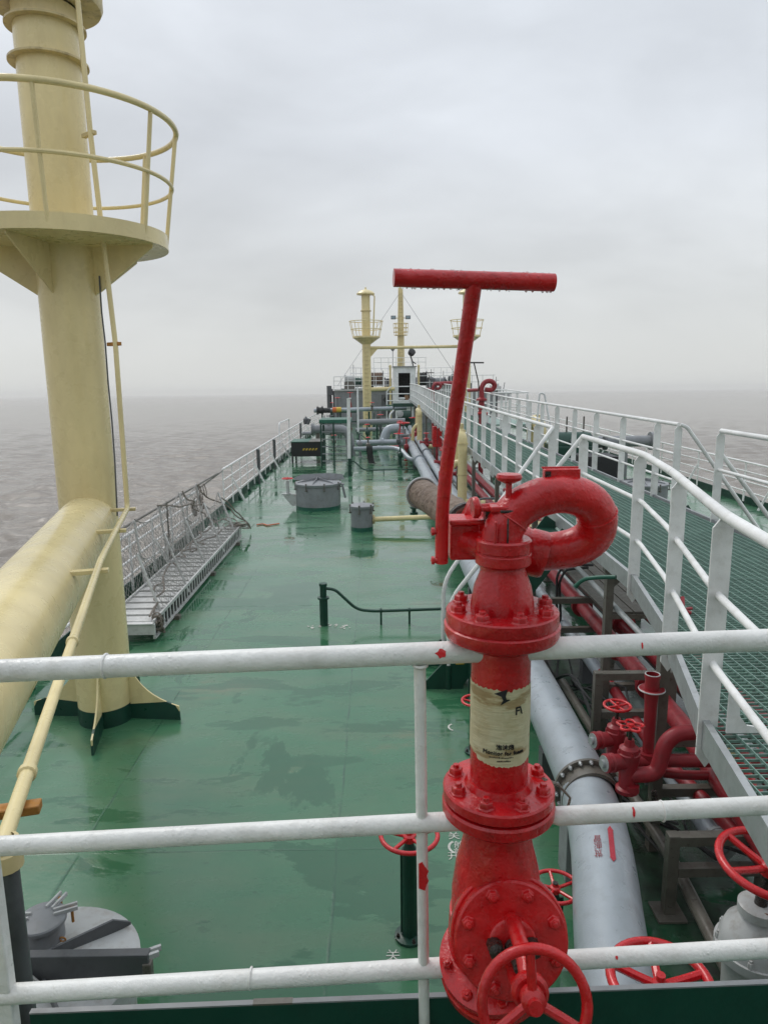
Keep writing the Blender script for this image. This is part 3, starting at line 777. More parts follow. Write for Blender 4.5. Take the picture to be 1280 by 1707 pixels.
# net lying across the treads
G = []
for i in range(30):
    G.append([V((gx0 + .12 + j * .08 + R_.uniform(-.02, .02), 11.2 + i * .17 + R_.uniform(-.03, .03), gz + .03 + abs(R_.uniform(0, .05)))) for j in range(8)])
for i in range(29):
    for j in range(8):
        mb.tube([G[i][j], G[i + 1][j]], .004, 3, cap=False)
        if j < 7: mb.tube([G[i][j], G[i][j + 1]], .004, 3, cap=False)
mb.build('safety_net', 'net', gw)
mb = MB()
def wavy(a, b, n, amp, rr=.016):
    pts = []
    for k in range(n + 1):
        t = k / n; p = lerp(a, b, t); pts.append(p + V((R_.uniform(-amp, amp), R_.uniform(-amp, amp), R_.uniform(-amp * .4, amp * .5))))
    o_, _ = smooth_path(pts, [rr] * len(pts), 4); mb.tube(o_, rr, 7)
wavy((gx1 - .1, gy0 + .1, gz + .05), (gx0 + .2, gy0 + 2.2, gz + .06), 6, .12)
wavy((gx1 - .02, gy0 + .1, gz), (gx1 - .25, gy0 + 1.8, gz + .35), 8, .09)
for k in range(4): wavy((gx1, gy0 + .12 + k * .03, gz + .05), (gx1 + .04, gy0 + .25, .05), 5, .05)
for k in range(7):
    c_ = V((gx1 + .02, gy0 + .12, gz - .05)); mb.torus(c_ + V((0, R_.uniform(-.05, .05), R_.uniform(-.1, .1))), (R_.uniform(-.3, .3), 1, R_.uniform(-.5, .5)), .07, .012, 14, 5)
for k in range(10):
    c_ = tops[(0, 4)][1] + V((R_.uniform(-.1, .15), R_.uniform(-.3, .3), -.25 + R_.uniform(-.3, .1))); mb.torus(c_, (1, R_.uniform(-.5, .5), .2), .16, .012, 18, 5)
for k in range(12):
    c_ = V((gx1 + R_.uniform(-.25, .1), gy1 + R_.uniform(-.3, .3), gz + R_.uniform(-.1, .2))); mb.torus(c_, (R_.uniform(-.5, .5), R_.uniform(-.5, .5), 1), R_.uniform(.08, .18), .012, 16, 5)
wavy(tops[(1, 4)][1], (gx1 + .15, gy1 + .7, .1), 8, .06); wavy(tops[(0, 4)][1], (gx1 + .1, gy1 + .4, .2), 9, .08); wavy(tops[(0, 2)][1], tops[(1, 3)][1], 7, .08)
wavy(tops[(0, 3)][1], (gx0 + .3, gy1 - .6, gz + .1), 7, .1); wavy((gx0 + .2, gy0 + 2.6, gz + .1), (gx1 - .2, gy1 - 1.4, gz + .2), 12, .14); wavy((gx0 + .1, gy0 + 3.2, gz + .2), (gx0 + .4, gy1 - .3, gz + .25), 12, .14)
mb.build('lashing_rope', 'rope', gw)
mb = MB(); R2 = random.Random(9); pts = [V((-3.1 + k * .14, 17.9 + math.sin(k * 2.1) * .12, .02)) for k in range(5)]; mb.tube(pts, .016, 6, fillet=.05)
tag(mb.build('rope_end', 'orange', loc=(-3.1, 17.9, 0)), 'short orange rope end lying on deck beyond the gangway', 'rope')

# tank hatch with dogs (mid deck)
def tank_hatch(c, R, h, label, group=None, big=True, cr=0):
    t = thing('tank_hatch', label, 'hatch', c, group); c = V(c)
    MB().lathe(c, Z_, [(0, 0), (R, 0), (R, h), (0, h)], 48).build('coaming', 'grey', t)
    MB().lathe(c, Z_, [(R + .003, 0), (R + .003, .10), (R, .10)], 48).build('foot_band', 'green_mid', t)
    lid = MB().lathe(c, Z_, [(R + .03, h - .02), (R + .035, h), (R + .035, h + .04), (R * .92, h + .06), (0, h + .11)], 48).build('lid', 'grey', t)
    if big:
        mb = MB()
        for a in (20, 80, 140): 
            d = V((math.cos(rad(a)), math.sin(rad(a)), 0)); mb.prism([(-R, 0), (R, 0), (R * .9, .04), (0, .15), (-R * .9, .04)], c + Z_ * (h + .045), d, Z_, .014)
        mb.build('lid_ribs', 'grey', lid)
    nd = 8 if big else 6
    for k in range(nd):
        a = 2 * PI * k / nd + .35; d = V((math.cos(a), math.sin(a), 0)); p = c + d * (R + .03)
        mb = MB(); mb.tube([p + Z_ * (h - .14), p + Z_ * (h + .07)], .013, 6); mb.box(p + Z_ * (h - .12), (.06, .05, .03), a); mb.lathe(p + Z_ * (h + .055), Z_, [(0, 0), (.026, 0), (.026, .025), (0, .03)], 6)
        mb.build('dog_bolt', 'steel_wet', t)
    return t
th = tank_hatch((-1.72, 20.35, 0), .64, .70, 'round grey tank hatch with open flap and red handwheel on the port deck')
c = V((-1.72, 20.35, 0))
mb = MB(); mb.prism([(-.75, 0), (.75, 0), (.68, .16), (.3, .2), (-.5, .17), (-.75, .08)], c + V((0, .62, .72)), X_, V((0, .3, 1)).normalized(), .02); mb.build('flap', 'grey', th)
mb = MB(); mb.box(c + V((.74, -.05, .50)), (.05, .16, .42), Matrix.Rotation(rad(-12), 3, 'Y')); mb.box(c + V((.68, 0, .68)), (.16, .1, .03)); mb.build('hinge_arm', 'grey', th)
hp = c + V((-.85, -.15, 0))
mb = MB(); mb.cyl(hp + Z_ * .42, hp + Z_ * .82, .05, 14); mb.cyl(hp + Z_ * .25, hp + Z_ * .45, .03, 10); mb.lathe(hp + Z_ * .42, Z_, [(0, 0), (.09, 0), (.09, .03), (0, .03)], 14)
mb.prism([(-.18, .45), (.3, .42), (.3, .12), (.12, .08)], hp, X_, Z_, .10); mb.build('vent_valve', 'grey_light', th)
wheel_mb(hp + Z_ * .88, Z_, .15, .014, 4, .3, .22).build('handwheel', 'red_wheel', th)
# small round hatch and its cream drain pipe
s_h = tank_hatch((-.40, 17.2, 0), .27, .58, 'small grey capped drum hatch joined to a cream pipe', big=False)
mb = MB(); cyp = [V((-.10, 17.2, .26)), V((2.6, 17.2, .34))]; mb.tube(cyp, .062, 20)
cyt = mb.build('cream_pipe', 'cream', loc=(-.1, 17.2, 0)); tag(cyt, 'horizontal cream pipe running right from the small grey hatch', 'pipe')
mb = MB(); mb.lathe((-.13, 17.2, .26), X_, [(0, 0), (.115, 0), (.115, .022), (.10, .022), (.10, .03), (.115, .03), (.115, .052), (0, .052)], 20).bolts((-.13, 17.2, .26), -X_, .09, 6, .012, .02); mb.build('pipe_flange', 'cream_stained', cyt)

# tank cleaning hatch close by at bottom left
nh = thing('tank_hatch', 'weathered grey tank hatch with a small raised inspection cap at the lower left foreground', 'hatch', (-1.78, 3.22, 0))
c = V((-1.74, 3.20, 0)); R = .46; h = .70
MB().lathe(c, Z_, [(0, 0), (R - .04, 0), (R - .04, h), (0, h)], 56).build('coaming', 'grey_light', nh)
lid = MB().lathe(c, Z_, [(R - .02, h - .05), (R, h - .05), (R, h + .0), (R * .93, h + .022), (0, h + .06)], 56).build('lid', 'grey_light', nh)
mb = MB(); mb.prism([(-.10, 0), (.34, 0), (.43, .0), (.43, .015), (.34, .075), (-.10, .075)], c + V((.0, .02, h + .03)), V((math.cos(rad(38)), math.sin(rad(38)), 0)), Z_, .014)
mb.prism([(-.02, 0), (.40, 0), (.40, .06), (-.02, .06)], c + V((.05, -.13, h + .03)), V((math.cos(rad(-50)), math.sin(rad(-50)), 0)), Z_, .012); mb.build('lid_ribs', 'grey_dark', lid)
ic = c + V((-.09, .175, h + .02))
cap = MB().lathe(ic, Z_, [(0, 0), (.108, 0), (.108, .125), (.124, .125), (.126, .145), (.120, .152), (0, .164)], 40).build('inspection_cap', 'grey', lid)
mb = MB()
for a in (25, 75, 182): 
    d = V((math.cos(rad(a)), math.sin(rad(a)), 0)); w = V((-d.y, d.x, 0))
    for s in (-1, 1): MB().bar(ic + d * .06 + w * .018 * s + Z_ * .16, ic + d * .18 + w * .018 * s + Z_ * .16, .013, .022).build('cap_lug', 'grey_light', lid, bevel=.002)
mb = MB()
for a in (25, 75): d = V((math.cos(rad(a)), math.sin(rad(a)), 0)); mb.lathe(ic + d * .15 + Z_ * .07, Z_, [(0, 0), (.008, 0), (.008, .07), (.013, .07), (.013, .085), (0, .09)], 8)
mb.torus(ic + V((.115, -.03, .04)), (0, 1, .2), .016, .005, 14, 6); mb.torus(ic + V((.14, -.04, .03)), (.3, .4, 1), .014, .005, 14, 6); mb.tube([ic + V((.16, -.04, .02)), ic + V((.24, -.07, .0))], .006, 6)
mb.build('rusty_bolts', 'rust_orange', lid)
# cross strongback on the near side
mb = MB(); mb.box(c + V((.06, -.13, h + .14)), (1.04, .02, .13)); mb.box(c + V((.06, -.115, h + .206)), (1.04, .05, .012)); mb.build('hinge_bar', 'grey_dark', nh, bevel=.004)
mb = MB(); mb.prism([(-.28, -.25), (.12, -.25), (.12, .0), (.04, .09), (-.05, .11), (-.28, .10)], c + V((-.02, -.165, h + .04)), X_, Z_, .012); mb.build('hinge_plate', 'grey_light', nh, bevel=.003)
mb = MB(); mb.tube([c + V((-.05, -.19, h + .09)), c + V((.02, -.20, h - .20))], .009, 8); mb.build('hinge_rod', 'grey_light', nh)
mb = MB(); mb.box(c + V((.57, -.125, h + .09)), (.045, .045, .15)); mb.build('hinge_hook', 'steel_wet', nh, bevel=.008)
mb = MB()
for s in (-1, 1): mb.bar(c + V((.34, -.02 + .02 * s, h + .035)), c + V((.56, .09 + .02 * s, h + .035)), .018, .03)
mb.build('dog_lug', 'grey_light', nh, bevel=.002)
mb = MB(); mb.lathe(c + V((.53, -.30, .42)), Z_, [(0, 0), (.03, 0), (.03, .09), (0, .1)], 10); mb.torus(c + V((.53, -.32, .50)), Y_, .04, .014, 16, 8); mb.tube([c + V((.5, -.36, 0)), c + V((.5, -.36, .5))], .02, 8); mb.build('dog_bolt', 'grease', nh)

# sounding pipe with green feed line
def sounding(c, L, label):
    t = thing('sounding_pipe', label, 'pipe', c); c = V(c)
    mb = MB(); mb.lathe(c, Z_, [(0, 0), (.062, 0), (.062, .42), (.088, .42), (.088, .445), (.05, .45), (.05, .62), (.06, .62), (.06, .66), (0, .66)], 20); mb.build('standpipe', 'green_dark', t)
    mb = MB(); mb.tube([c + V((.04, 0, .58)), c + V((.18, 0, .56)), c + V((.50, -.0, .24)), c + V((.75, 0, .21)), c + V((L, 0, .25))], .023, 10, fillet=.12)
    for x in (.85, 1.28): mb.lathe(c + V((x, 0, .215)), X_, [(0, 0), (.042, 0), (.042, .03), (0, .03)], 10); mb.box(c + V((x + .015, 0, .11)), (.03, .03, .22))
    mb.build('feed_line', 'green_dark', t); return t, c
t, c = sounding((-.84, 10.35, 0), 2.6, 'dark green sounding pipe with line running right, white letters painted round its foot')
mb = MB()
for k in range(26):
    a = R2.uniform(-.2, PI + .9) - .5; rr = R2.uniform(.13, .30); mb.box(c + V((rr * 1.2 * math.cos(a) + (R2.uniform(0, .25) if k % 3 == 0 else 0), -.10 + rr * .5 * math.sin(a), .004)), (R2.uniform(.015, .06), R2.uniform(.01, .05), .003), R2.uniform(0, 3))
mb.build('painted_marks', 'mark_white', t)
dup_t, c = sounding((-1.06, 27.0, 0), 5.3, 'dark green standpipe with line to the right at the foot of the near white plate')
sounding((-.98, 39.0, 0), 4.2, 'dark green standpipe with line beyond the manifold pipes')
# tall white plates on the standpipes
mb = MB(); a = PY(582, 765, 27.1); b = PY(581, 664, 27.1); mb.bar(a, b, .13, .03, up=Y_); mb.bar(a + V((.05, -.02, .1)), b + V((.05, -.02, -.05)), .03, .05, up=Y_)
mb.box((b.x + .04, 27.0, b.z), (.10, .26, .03))
tag(mb.build('tall_plate', 'white', loc=(a.x, 27.1, 0)), 'tall white post with folded edge, nearer of two on the mid deck', 'post', 'tall white posts'); 
MB().cyl((a.x + .02, 27.1, 0), a + V((.02, 0, .02)), .05, 12)
mb = MB(); a = PY(597, 720, 39); b = PY(596, 645, 39); mb.bar(a, b, .10, .03, up=Y_)
tag(mb.build('tall_plate', 'white_far', loc=(a.x, 39, 0)), 'tall white post farther away beside the far cream mast', 'post', 'tall white posts')

# black deck box with hazard stripes
bc = V((-3.05, 31.9, 0))
t = thing('deck_box', 'black steel deck box on legs with yellow hazard stripes and green lid', 'box', bc)
mb = MB(); mb.box(bc + V((0, 0, .62)), (1.40, 1.5, .62)); mb.build('body', 'black', t, bevel=.01)
MB().box(bc + V((-.33, .0, .945)), (.78, 1.54, .03)).build('green_lid', 'green_mid', t)
MB().box(bc + V((.40, .0, .945)), (.66, 1.54, .03)).build('brown_lid', 'steel_wet', t)
for x in (-.66, .66):
    for y in (-.7, .7): MB().box(bc + V((x, y, .16)), (.07, .07, .32)).build('leg', 'black', t)
mb = MB()
for k in range(5): mb.prism([(0, 0), (.08, 0), (.13, .09), (.05, .09)], bc + V((-.22 + k * .135, -.754, .58)), X_, Z_, .006)
mb.build('hazard_stripes', 'yellow', t, smooth=False)

# ================================================================ VALVE PEDESTALS NEAR THE MONITOR
def pedestal(c, hz, R, label, post='green_dark', r=.045, tilt=None, ph=0., foot=True, wr=.017, sp=5):
    t = thing('deck_valve', label, 'valve', c, 'red handwheel deck valves'); c = V(c)
    mb = MB(); mb.lathe(c, Z_, [(0, 0), (.10, 0), (.10, .02), (r, .03), (r, hz - .10), (r * .8, hz - .10), (r * .5, hz - .04), (0, hz - .04)] if foot else [(0, 0), (r, 0), (r, hz - .1), (0, hz - .1)], 20)
    for k in range(4): a = k * PI / 2; mb.box(c + V((math.cos(a) * r, math.sin(a) * r, hz * .45)), (.02, .012, hz * .8), a)
    mb.build('pedestal', post, t)
    if foot: bolt_set(c + Z_ * .02, Z_, .082, 4, .012, .02, .3, 'grease', t)
    MB().cyl(c + Z_ * (hz - .09), c + Z_ * (hz + .03), .018, 10).build('stem', 'grease', t)
    wheel_mb(c + Z_ * hz, tilt or Z_, R, wr, sp, ph, .22, .015).build('handwheel', 'red_wheel', t)
    return t
w = PZ(682, 1392, .76)
t = pedestal((w.x + .0, w.y, 0), .76, .185, 'red five-spoke handwheel on a dark green pedestal seen just left of the monitor', r=.05, wr=.0155)
w2 = PZ(925, 1478, .50); pedestal((w2.x, w2.y, 0), .50, .15, 'small red handwheel between the monitor and the big grey pipe', wr=.013)
w3 = PZ(792, 1168, .55); pedestal((w3.x, w3.y, 0), .55, .13, 'red handwheel low behind the monitor riser near the stair foot', wr=.013)
w4 = PZ(765, 1102, .60); pedestal((w4.x + .2, w4.y + .3, 0), .60, .15, 'red handwheel partly hidden behind the upper monitor flange')
# painted open/close marks on deck
mk_ = thing('valve_markings', 'white painted open and close characters with arrows on the green deck near the monitor', 'deck marking', (.3, 4, 0))
def ch(s, px, py, size, ux=X_, uy=Y_): text_mesh('lettering', s, 'mark_white', mk_, PZ(px, py, .003), ux, uy, size, lift=0)
ch('关', 655, 1600, .10); ch('关', 757, 1398, .10); ch('开', 757, 1432, .10); ch('舱', 766, 1412, .09); ch('前', 766, 1424, .09)
mb = MB()
def arc(px, py, R, a0, a1, w_):
    c = PZ(px, py, .004); n = 12
    vi = [mb.bm.verts.new(c + V((math.cos(rad(a0 + (a1 - a0) * k / n)) * R, math.sin(rad(a0 + (a1 - a0) * k / n)) * R, 0))) for k in range(n + 1)]
    vo = [mb.bm.verts.new(c + V((math.cos(rad(a0 + (a1 - a0) * k / n)) * (R + w_), math.sin(rad(a0 + (a1 - a0) * k / n)) * (R + w_), 0))) for k in range(n + 1)]
    for k in range(n): mb.bm.faces.new((vi[k], vi[k + 1], vo[k + 1], vo[k]))
arc(680, 1575, .16, 225, 305, .022); arc(765, 1412, .07, 120, 235, .02); arc(792, 1418, .05, 150, 290, .02); arc(760, 1212, .07, 120, 240, .02)
mb.build('direction_arcs', 'mark_white', mk_, smooth=False)['kind'] = 'stuff'

# ================================================================ PIPEWORK RIGHT OF THE MONITOR
def pipe(name, pts, r, mat, label, cat='pipe', fillet=.3, n=24, joints=(), supports=(), group=None):
    L = V(pts[0]); t = thing(name, label, cat, (L.x, L.y, 0), group)
    MB().tube(pts, r, n, fillet=fillet).build('pipe_run', mat, t)
    P = [V(p) for p in pts]
    def at(y):
        for a, b in zip(P[:-1], P[1:]):
            if (a.y - y) * (b.y - y) <= 0 and abs(a.y - b.y) > 1e-6: return lerp(a, b, (y - a.y) / (b.y - a.y)), (b - a).normalized()
        return P[0], (P[1] - P[0]).normalized()
    for y, m2 in joints:
        p, d = at(y); mb = MB(); mb.lathe(p - d * .03, d, [(r, 0), (r + .05, 0), (r + .05, .025), (r + .035, .025), (r + .035, .033), (r + .05, .033), (r + .05, .058), (r, .058)], n)
        f = mb.build('joint_flange', m2, t)
        if y < 12: MB().bolts(p - d * .03, -d, r + .028, 14, .014, .022).build('bolts', 'galvanised', f)
    for y in supports:
        p, d = at(y); MB().box((p.x, p.y, (p.z - r) / 2), (r * 1.7, .14, p.z - r * .6)).build('support', 'grey_dark', t)
    return t, at
BP = [(1.62, 44, .52), (1.62, 26, .52), (1.60, 10, .50), (1.64, 6.2, .52), (1.58, 5.0, .56), (1.40, 4.2, .60), (1.17, 3.2, .60), (1.10, 2.2, .58)]
t, at = pipe('cargo_pipe', [(1.62, 44, .52), (1.60, 10, .52), (1.62, 6.4, .54), (1.56, 4.6, .58), (1.17, 3.1, .60), (1.02, 1.9, .60)], .20, 'grey_pipe',
             'thick silver grey cargo pipe with bolted joint passing close right of the monitor', fillet=.7, n=48, joints=((36, 'grey_pipe'), (27, 'grey_pipe'), (18, 'grey_pipe')), supports=(5.9, 11, 17, 23, 29, 35))
jp, jd = at(4.95)
mb = MB(); mb.lathe(jp + jd * .0, jd, [(.20, -.05), (.222, -.05), (.222, -.03), (.252, -.03), (.252, .0), (.215, .0), (.213, .11), (.222, .12), (.222, .135), (.20, .14)], 56); sl = mb.build('coupling_sleeve', 'steel_wet', t)
bolt_set(jp + jd * 0.0, jd, .236, 18, .015, .025, .1, 'galvanised', sl)
# red writing and arrow painted on the pipe crown
vdir = (V((EYE.x, EYE.y, EYE.z)) - at(3.8)[0])
def onpipe(px, py, dz=.0):
    # nearest hit of the sight line with the pipe surface gives a point of the crown
    d = ray(px, py).normalized(); best = None; s = 1.5
    while s < 7:
        q = EYE + d * s; p, dd = at(q.y); w_ = q - p; w_ -= dd * w_.dot(dd)
        if w_.length < .2025: return p + w_.normalized() * .2022 + dd * (q - p).dot(dd), w_.normalized(), dd
        s += .004
    return None
def stamp(poly, name, mat):
    mb = MB()
    vs = []
    for a, b in poly:
        h_ = onpipe(a, b); vs.append(mb.bm.verts.new(h_[0] + h_[1] * .0012))
    mb.bm.faces.new(vs); return mb
p0, n0, d0 = onpipe(1019, 1408); u0 = n0.cross(d0).normalized()
if u0.x < 0: u0 = -u0
def crown(u, v, lift=.0025):
    cc_, dd = at(p0.y); a = u / .2
    base = p0 - n0 * .2022 + d0 * v
    return base + (n0 * math.cos(a) + u0 * math.sin(a)) * (.2022 + lift)
mb = MB()
AR = [(-.016, -.19), (.016, -.19), (.016, .16), (.028, .16), (0, .215), (-.028, .16), (-.016, .16)]
AR = [(-.020, -.15), (0, -.20), (.022, -.15), (.016, -.15), (.016, .13), (.020, .13), (0, .17), (-.020, .13), (-.016, .13), (-.016, -.15)]
mb.bm.faces.new([mb.bm.verts.new(crown(u, v)) for u, v in AR]); mb.build('painted_arrow', 'mark_red', t, smooth=False)
for i, chs in enumerate(('货', '油', '管')):
    text_mesh('lettering', chs, 'mark_red', t, (0, 0, 0), X_, Z_, .052, lambda x, y, w, i=i: crown(-.085 + x, .075 - i * .075 + y * 1.5))
# second grey pipe of the pair
pipe('cargo_pipe', [(2.02, 44, .62), (1.98, 13.5, .62), (2.2, 12.0, .5)], .15, 'grey_pipe', 'slimmer grey pipe lying parallel on the catwalk side of the thick cargo pipe', fillet=.5,
     joints=((37, 'grey'), (29, 'grey'), (21, 'grey'), (16, 'grey')), supports=(33, 25, 19))
pipe('low_pipe', [(2.55, 30, .34), (2.53, 9, .34), (2.46, 5.2, .34), (2.44, 4.6, .34)], .075, 'grey_pipe', 'small silver pipe low on deck between the thick grey pipe and the red mains', joints=((4.62, 'galvanised'),), supports=(8.2, 6.0))
pipe('fire_main', [(2.74, 34, .66), (2.70, 8, .66), (2.64, 5.6, .66), (2.50, 4.1, .66), (2.46, 3.4, .66)], .088, 'red_old', 'dark red fire main running under the left edge of the catwalk', joints=((9.1, 'red_old'), (7.6, 'red_old'), (6.6, 'red_old')), group='red fire mains')
pipe('fire_main', [(3.05, 34, .66), (3.02, 8, .66), (2.98, 5, .66), (2.9, 3.4, .66)], .088, 'red_old', 'second red main farther under the catwalk grating', joints=((8.4, 'red_old'), (6.9, 'red_old')), group='red fire mains')
pipe('conduit_pipe', [(2.42, 30, 1.42), (2.42, 9.8, 1.42), (2.40, 4.2, 1.30)], .03, 'galvanised', 'thin galvanised conduit hung under the catwalk beam', n=12)
pipe('low_pipe', [(3.35, 30, .3), (3.3, 4, .3)], .075, 'grey', 'dull grey pipe deep under the catwalk grating')
# plank trays beneath the catwalk
t = thing('plank_tray', 'dark wet planks lying on brackets under the catwalk', 'planks', (2.85, 7.5, 0))
for k in range(4): MB().box((2.62 + k * .16, 9.1, 1.06), (.145, 2.9, .03)).build('plank', 'wood', t, bevel=.004)
MB().box((2.86, 7.66, 1.02), (.66, .06, .05)).build('bearer', 'steel_wet', t)
MB().box((2.86, 10.4, 1.02), (.66, .06, .05)).build('bearer', 'steel_wet', t)
mb = MB(); mb.tube([PY(880 + a, 970 + b, 9.3) for a, b in ((108, -28), (60, -30), (48, -10), (47, 60), (50, 85), (54, 60), (52, 0), (62, -20), (100, -24))], .018, 8, fillet=.05)
tag(mb.build('black_hose', 'rubber', loc=(2.6, 9.3, 0)), 'looped black hose hanging left of the catwalk leg', 'hose')
mb = MB(); mb.tube([PY(958, 978, 6.6), PY(972, 965, 6.55), PY(1000, 962, 6.45), PY(1026, 962, 6.35)], .02, 10, fillet=.08); mb.tube([PY(958, 979, 6.6), PY(962, 974, 6.6)], .024, 8)
tag(mb.build('green_handle', 'green_mid', loc=(2.1, 6.5, 0)), 'bent green handle bar sticking out from the catwalk edge', 'handle')

# ---- hydrant pair with small red handwheels
hy = thing('hydrant', 'pair of dark red hydrant valves with small red handwheels above the thick grey pipe', 'hydrant', (1.9, 4.6, 0))
def sc_(mb, b, s=1.32):
    for v in mb.bm.verts: v.co = b + (v.co - b) * s
    return mb
def valve(cx, whl, cap_px, lobed):
    mb = MB(); b = V(cx)
    mb.lathe(b - Z_ * .20, Z_, [(0, 0), (.062, 0), (.062, .02), (.045, .03), (.048, .10), (.052, .16), (.060, .19), (.060, .23), (.054, .235), (.052, .26), (.030, .275), (.024, .31), (0, .31)], 24)
    mb.lathe(b - Z_ * .02, V((-.96, -.25, .06)), [(0, .02), (.044, .03), (.044, .09), (.052, .095), (.052, .108), (.047, .112), (.047, .125), (.052, .13), (.052, .145), (.044, .15), (0, .15)], 24)
    mb.bolts(b + Z_ * .03, Z_, .052, 4, .011, .018)
    v = sc_(mb, b).build('valve_body', 'red_old', hy)
    e = b - Z_ * .02 + V((-.96, -.25, .06)).normalized() * .15
    sc_(MB().lathe(e, V((-.96, -.25, .06)), [(0, .02), (.022, .02), (.022, .004), (.044, .004), (.044, -.012), (0, -.012)], 20), b).build('hose_cap', 'galvanised', v)
    sc_(MB().cyl(b + Z_ * .10, b + Z_ * .19, .012, 8), b).build('stem', 'grease', v)
    wc = b + Z_ * .19
    if not lobed: sc_(wheel_mb(wc, Z_, .075, .0085, 4, .3, .2, .004), b).build('handwheel', 'red_wheel', v)
    else:
        mb = MB(); mb.tube([wc + V((math.cos(a) * (.060 + .012 * math.cos(5 * a)), math.sin(a) * (.060 + .012 * math.cos(5 * a)), 0)) for a in [2 * PI * k / 60 for k in range(60)]], .0075, 8, closed=True)
        for k in range(5): a = 2 * PI * k / 5; mb.torus(wc + V((math.cos(a) * .04, math.sin(a) * .04, 0)), Z_, .024, .005, 16, 6)
        mb.cyl(wc - Z_ * .01, wc + Z_ * .01, .016, 10); sc_(mb, b).build('handwheel', 'red_wheel', v)
va_ = PY(1026, 1222, 5.15); vb_ = PY(1046, 1284, 4.75)
valve(va_ + V((0, 0, -.02)), 0, 0, False); valve(vb_ + V((0, 0, .10)), 0, 0, True)
mb = MB(); a0 = PY(1052, 1290, 4.74)
mb.tube([a0, PY(1062, 1292, 4.72), PY(1094, 1290, 4.72), PY(1108, 1238, 4.74), PY(1128, 1222, 4.75), PY(1200, 1218, 4.8)], .056, 24, fillet=.09)
mb.build('elbow_pipe', 'red_old', hy)
mb = MB(); mb.tube([va_ + V((0, 0, -.18)), va_ + V((.03, 0, -.30)), va_ + V((.5, -.15, -.28)), va_ + V((.95, -.2, -.26))], .036, 16, fillet=.08); mb.build('branch_pipe', 'red_old', hy)
mb = MB(); mb.lathe(a0 + V((-.0, -.03, -.12)), Z_, [(0, 0), (.05, .0), (.05, .05), (0, .06)], 14); mb.build('base_block', 'red_old', hy)
MB().tube([a0 + V((.16, -.03, -.12)), a0 + V((.17, -.04, -.22))], .022, 8).build('drain_cock', 'grease', hy)
# open ended red standpipe
sp_t = PY(1087, 1130, 5.0); sp_b = PY(1082, 1240, 5.0)
t = thing('standpipe', 'open-topped red standpipe with a wide rusty collar beside the catwalk', 'pipe', (sp_t.x, 5.0, 0)); zt_ = sp_t.z; s0 = V((sp_t.x, 5.0, 0))
MB().lathe(s0, Z_, [(.040, zt_ - .62), (.046, zt_ - .2), (.052, zt_ - .14), (.052, zt_ + .0), (.058, zt_ + .0), (.058, zt_ + .03), (.046, zt_ + .03), (.044, zt_ - .1), (0, zt_ - .1)], 28).lathe(s0, Z_, [(0, zt_ - .72), (.075, zt_ - .70), (.075, zt_ - .60), (.04, zt_ - .60)], 24).tube([s0 + V((-.25, -.02, zt_ - .66)), s0 + V((.9, -.05, zt_ - .66))], .05, 18).build('riser', 'red_old', t)
MB().lathe(s0, Z_, [(.05, zt_ - .115), (.09, zt_ - .10), (.095, zt_ - .085), (.09, zt_ - .082), (.05, zt_ - .09)], 32).build('collar', 'red_old', t)
MB().torus(s0 + Z_ * (zt_ - .09), Z_, .093, .006, 32, 8).torus(s0 + Z_ * (zt_ + .03), Z_, .052, .005, 28, 8).build('bare_rim', 'grey_light', t)
# big red handwheels at lower right
def big_valve(wc, ax, R, label, body=True, ph=0., sp=5, r=.023, bc=None):
    wc = V(wc); t = thing('deck_valve', label, 'valve', (wc.x, wc.y, 0), 'red handwheel deck valves')
    wheel_mb(wc, ax, R, r, sp, ph, .16, .03, r * .85).build('handwheel', 'red_wheel', t)
    ax = V(ax).normalized()
    MB().lathe(wc - ax * .30, ax, [(0, 0), (.035, 0), (.035, .12), (.022, .12), (.022, .30), (0, .30)], 16).build('stem', 'grease', t)
    b = wc - ax * .30
    MB().lathe(b, -Z_, [(0, -.03), (.10, -.03), (.115, -.02), (.115, .03), (.09, .04), (.10, .06), (.17, .12), (.20, .20), (.205, .24), (.22, .24), (.22, .29), (.17, .30), (.16, max(.4, b.z))], 36).bolts(b - Z_ * .235, Z_, .20, 10, .017, .03).build('valve_body', 'grey_light', t)
    return t
pw = PZ(1283, 1440, 1.05); big_valve((pw.x, pw.y, 1.05), (0.05, -.10, 1), .26, 'large red handwheel at the right edge above a pale grey valve body', ph=.55)
pw = PZ(1100, 1635, 1.02); big_valve((pw.x, pw.y, 1.02), (0, -.05, 1), .215, 'large red handwheel over the lower rail right of the grey pipe', ph=1.1)
# grey box behind monitor right
bx = PZ(950, 1470, .0); t = tag(MB().box((bx.x + .04, bx.y + .1, .30), (.16, .22, .60)).build('mooring_chock', 'grey', loc=(bx.x, bx.y, 0), bevel=.006), 'squat grey steel block on deck just left of the thick pipe', 'block')
# ---- crowded trench between the thick pipe and the catwalk
def post_frame(x0, x1, y, z, label, mat='steel_wet'):
    t = thing('support_trestle', label, 'pipe support', (x0, y, 0), 'steel trestles in the pipe trench')
    for x in (x0, x1): MB().box((x, y, z / 2), (.075, .075, z)).box((x, y, .01), (.2, .2, .02)).build('post', mat, t, bevel=.003)
    MB().box(((x0 + x1) / 2, y, z - .04), (x1 - x0 + .07, .078, .07)).build('cross_bar', mat, t, bevel=.003)
    MB().box(((x0 + x1) / 2, y, z * .55), (x1 - x0 - .08, .07, .07)).build('cross_bar', mat, t, bevel=.003)
post_frame(1.98, 2.62, 4.35, .62, 'dark steel trestle just beyond the mid rail at right')
post_frame(2.05, 2.75, 6.3, .95, 'brown steel frame carrying the red main under the near catwalk leg')
post_frame(2.05, 2.95, 8.6, .95, 'steel frame under the planks below the catwalk')
post_frame(1.9, 3.1, 12.6, .9, 'steel pipe frame beyond the stair beside the net heap')
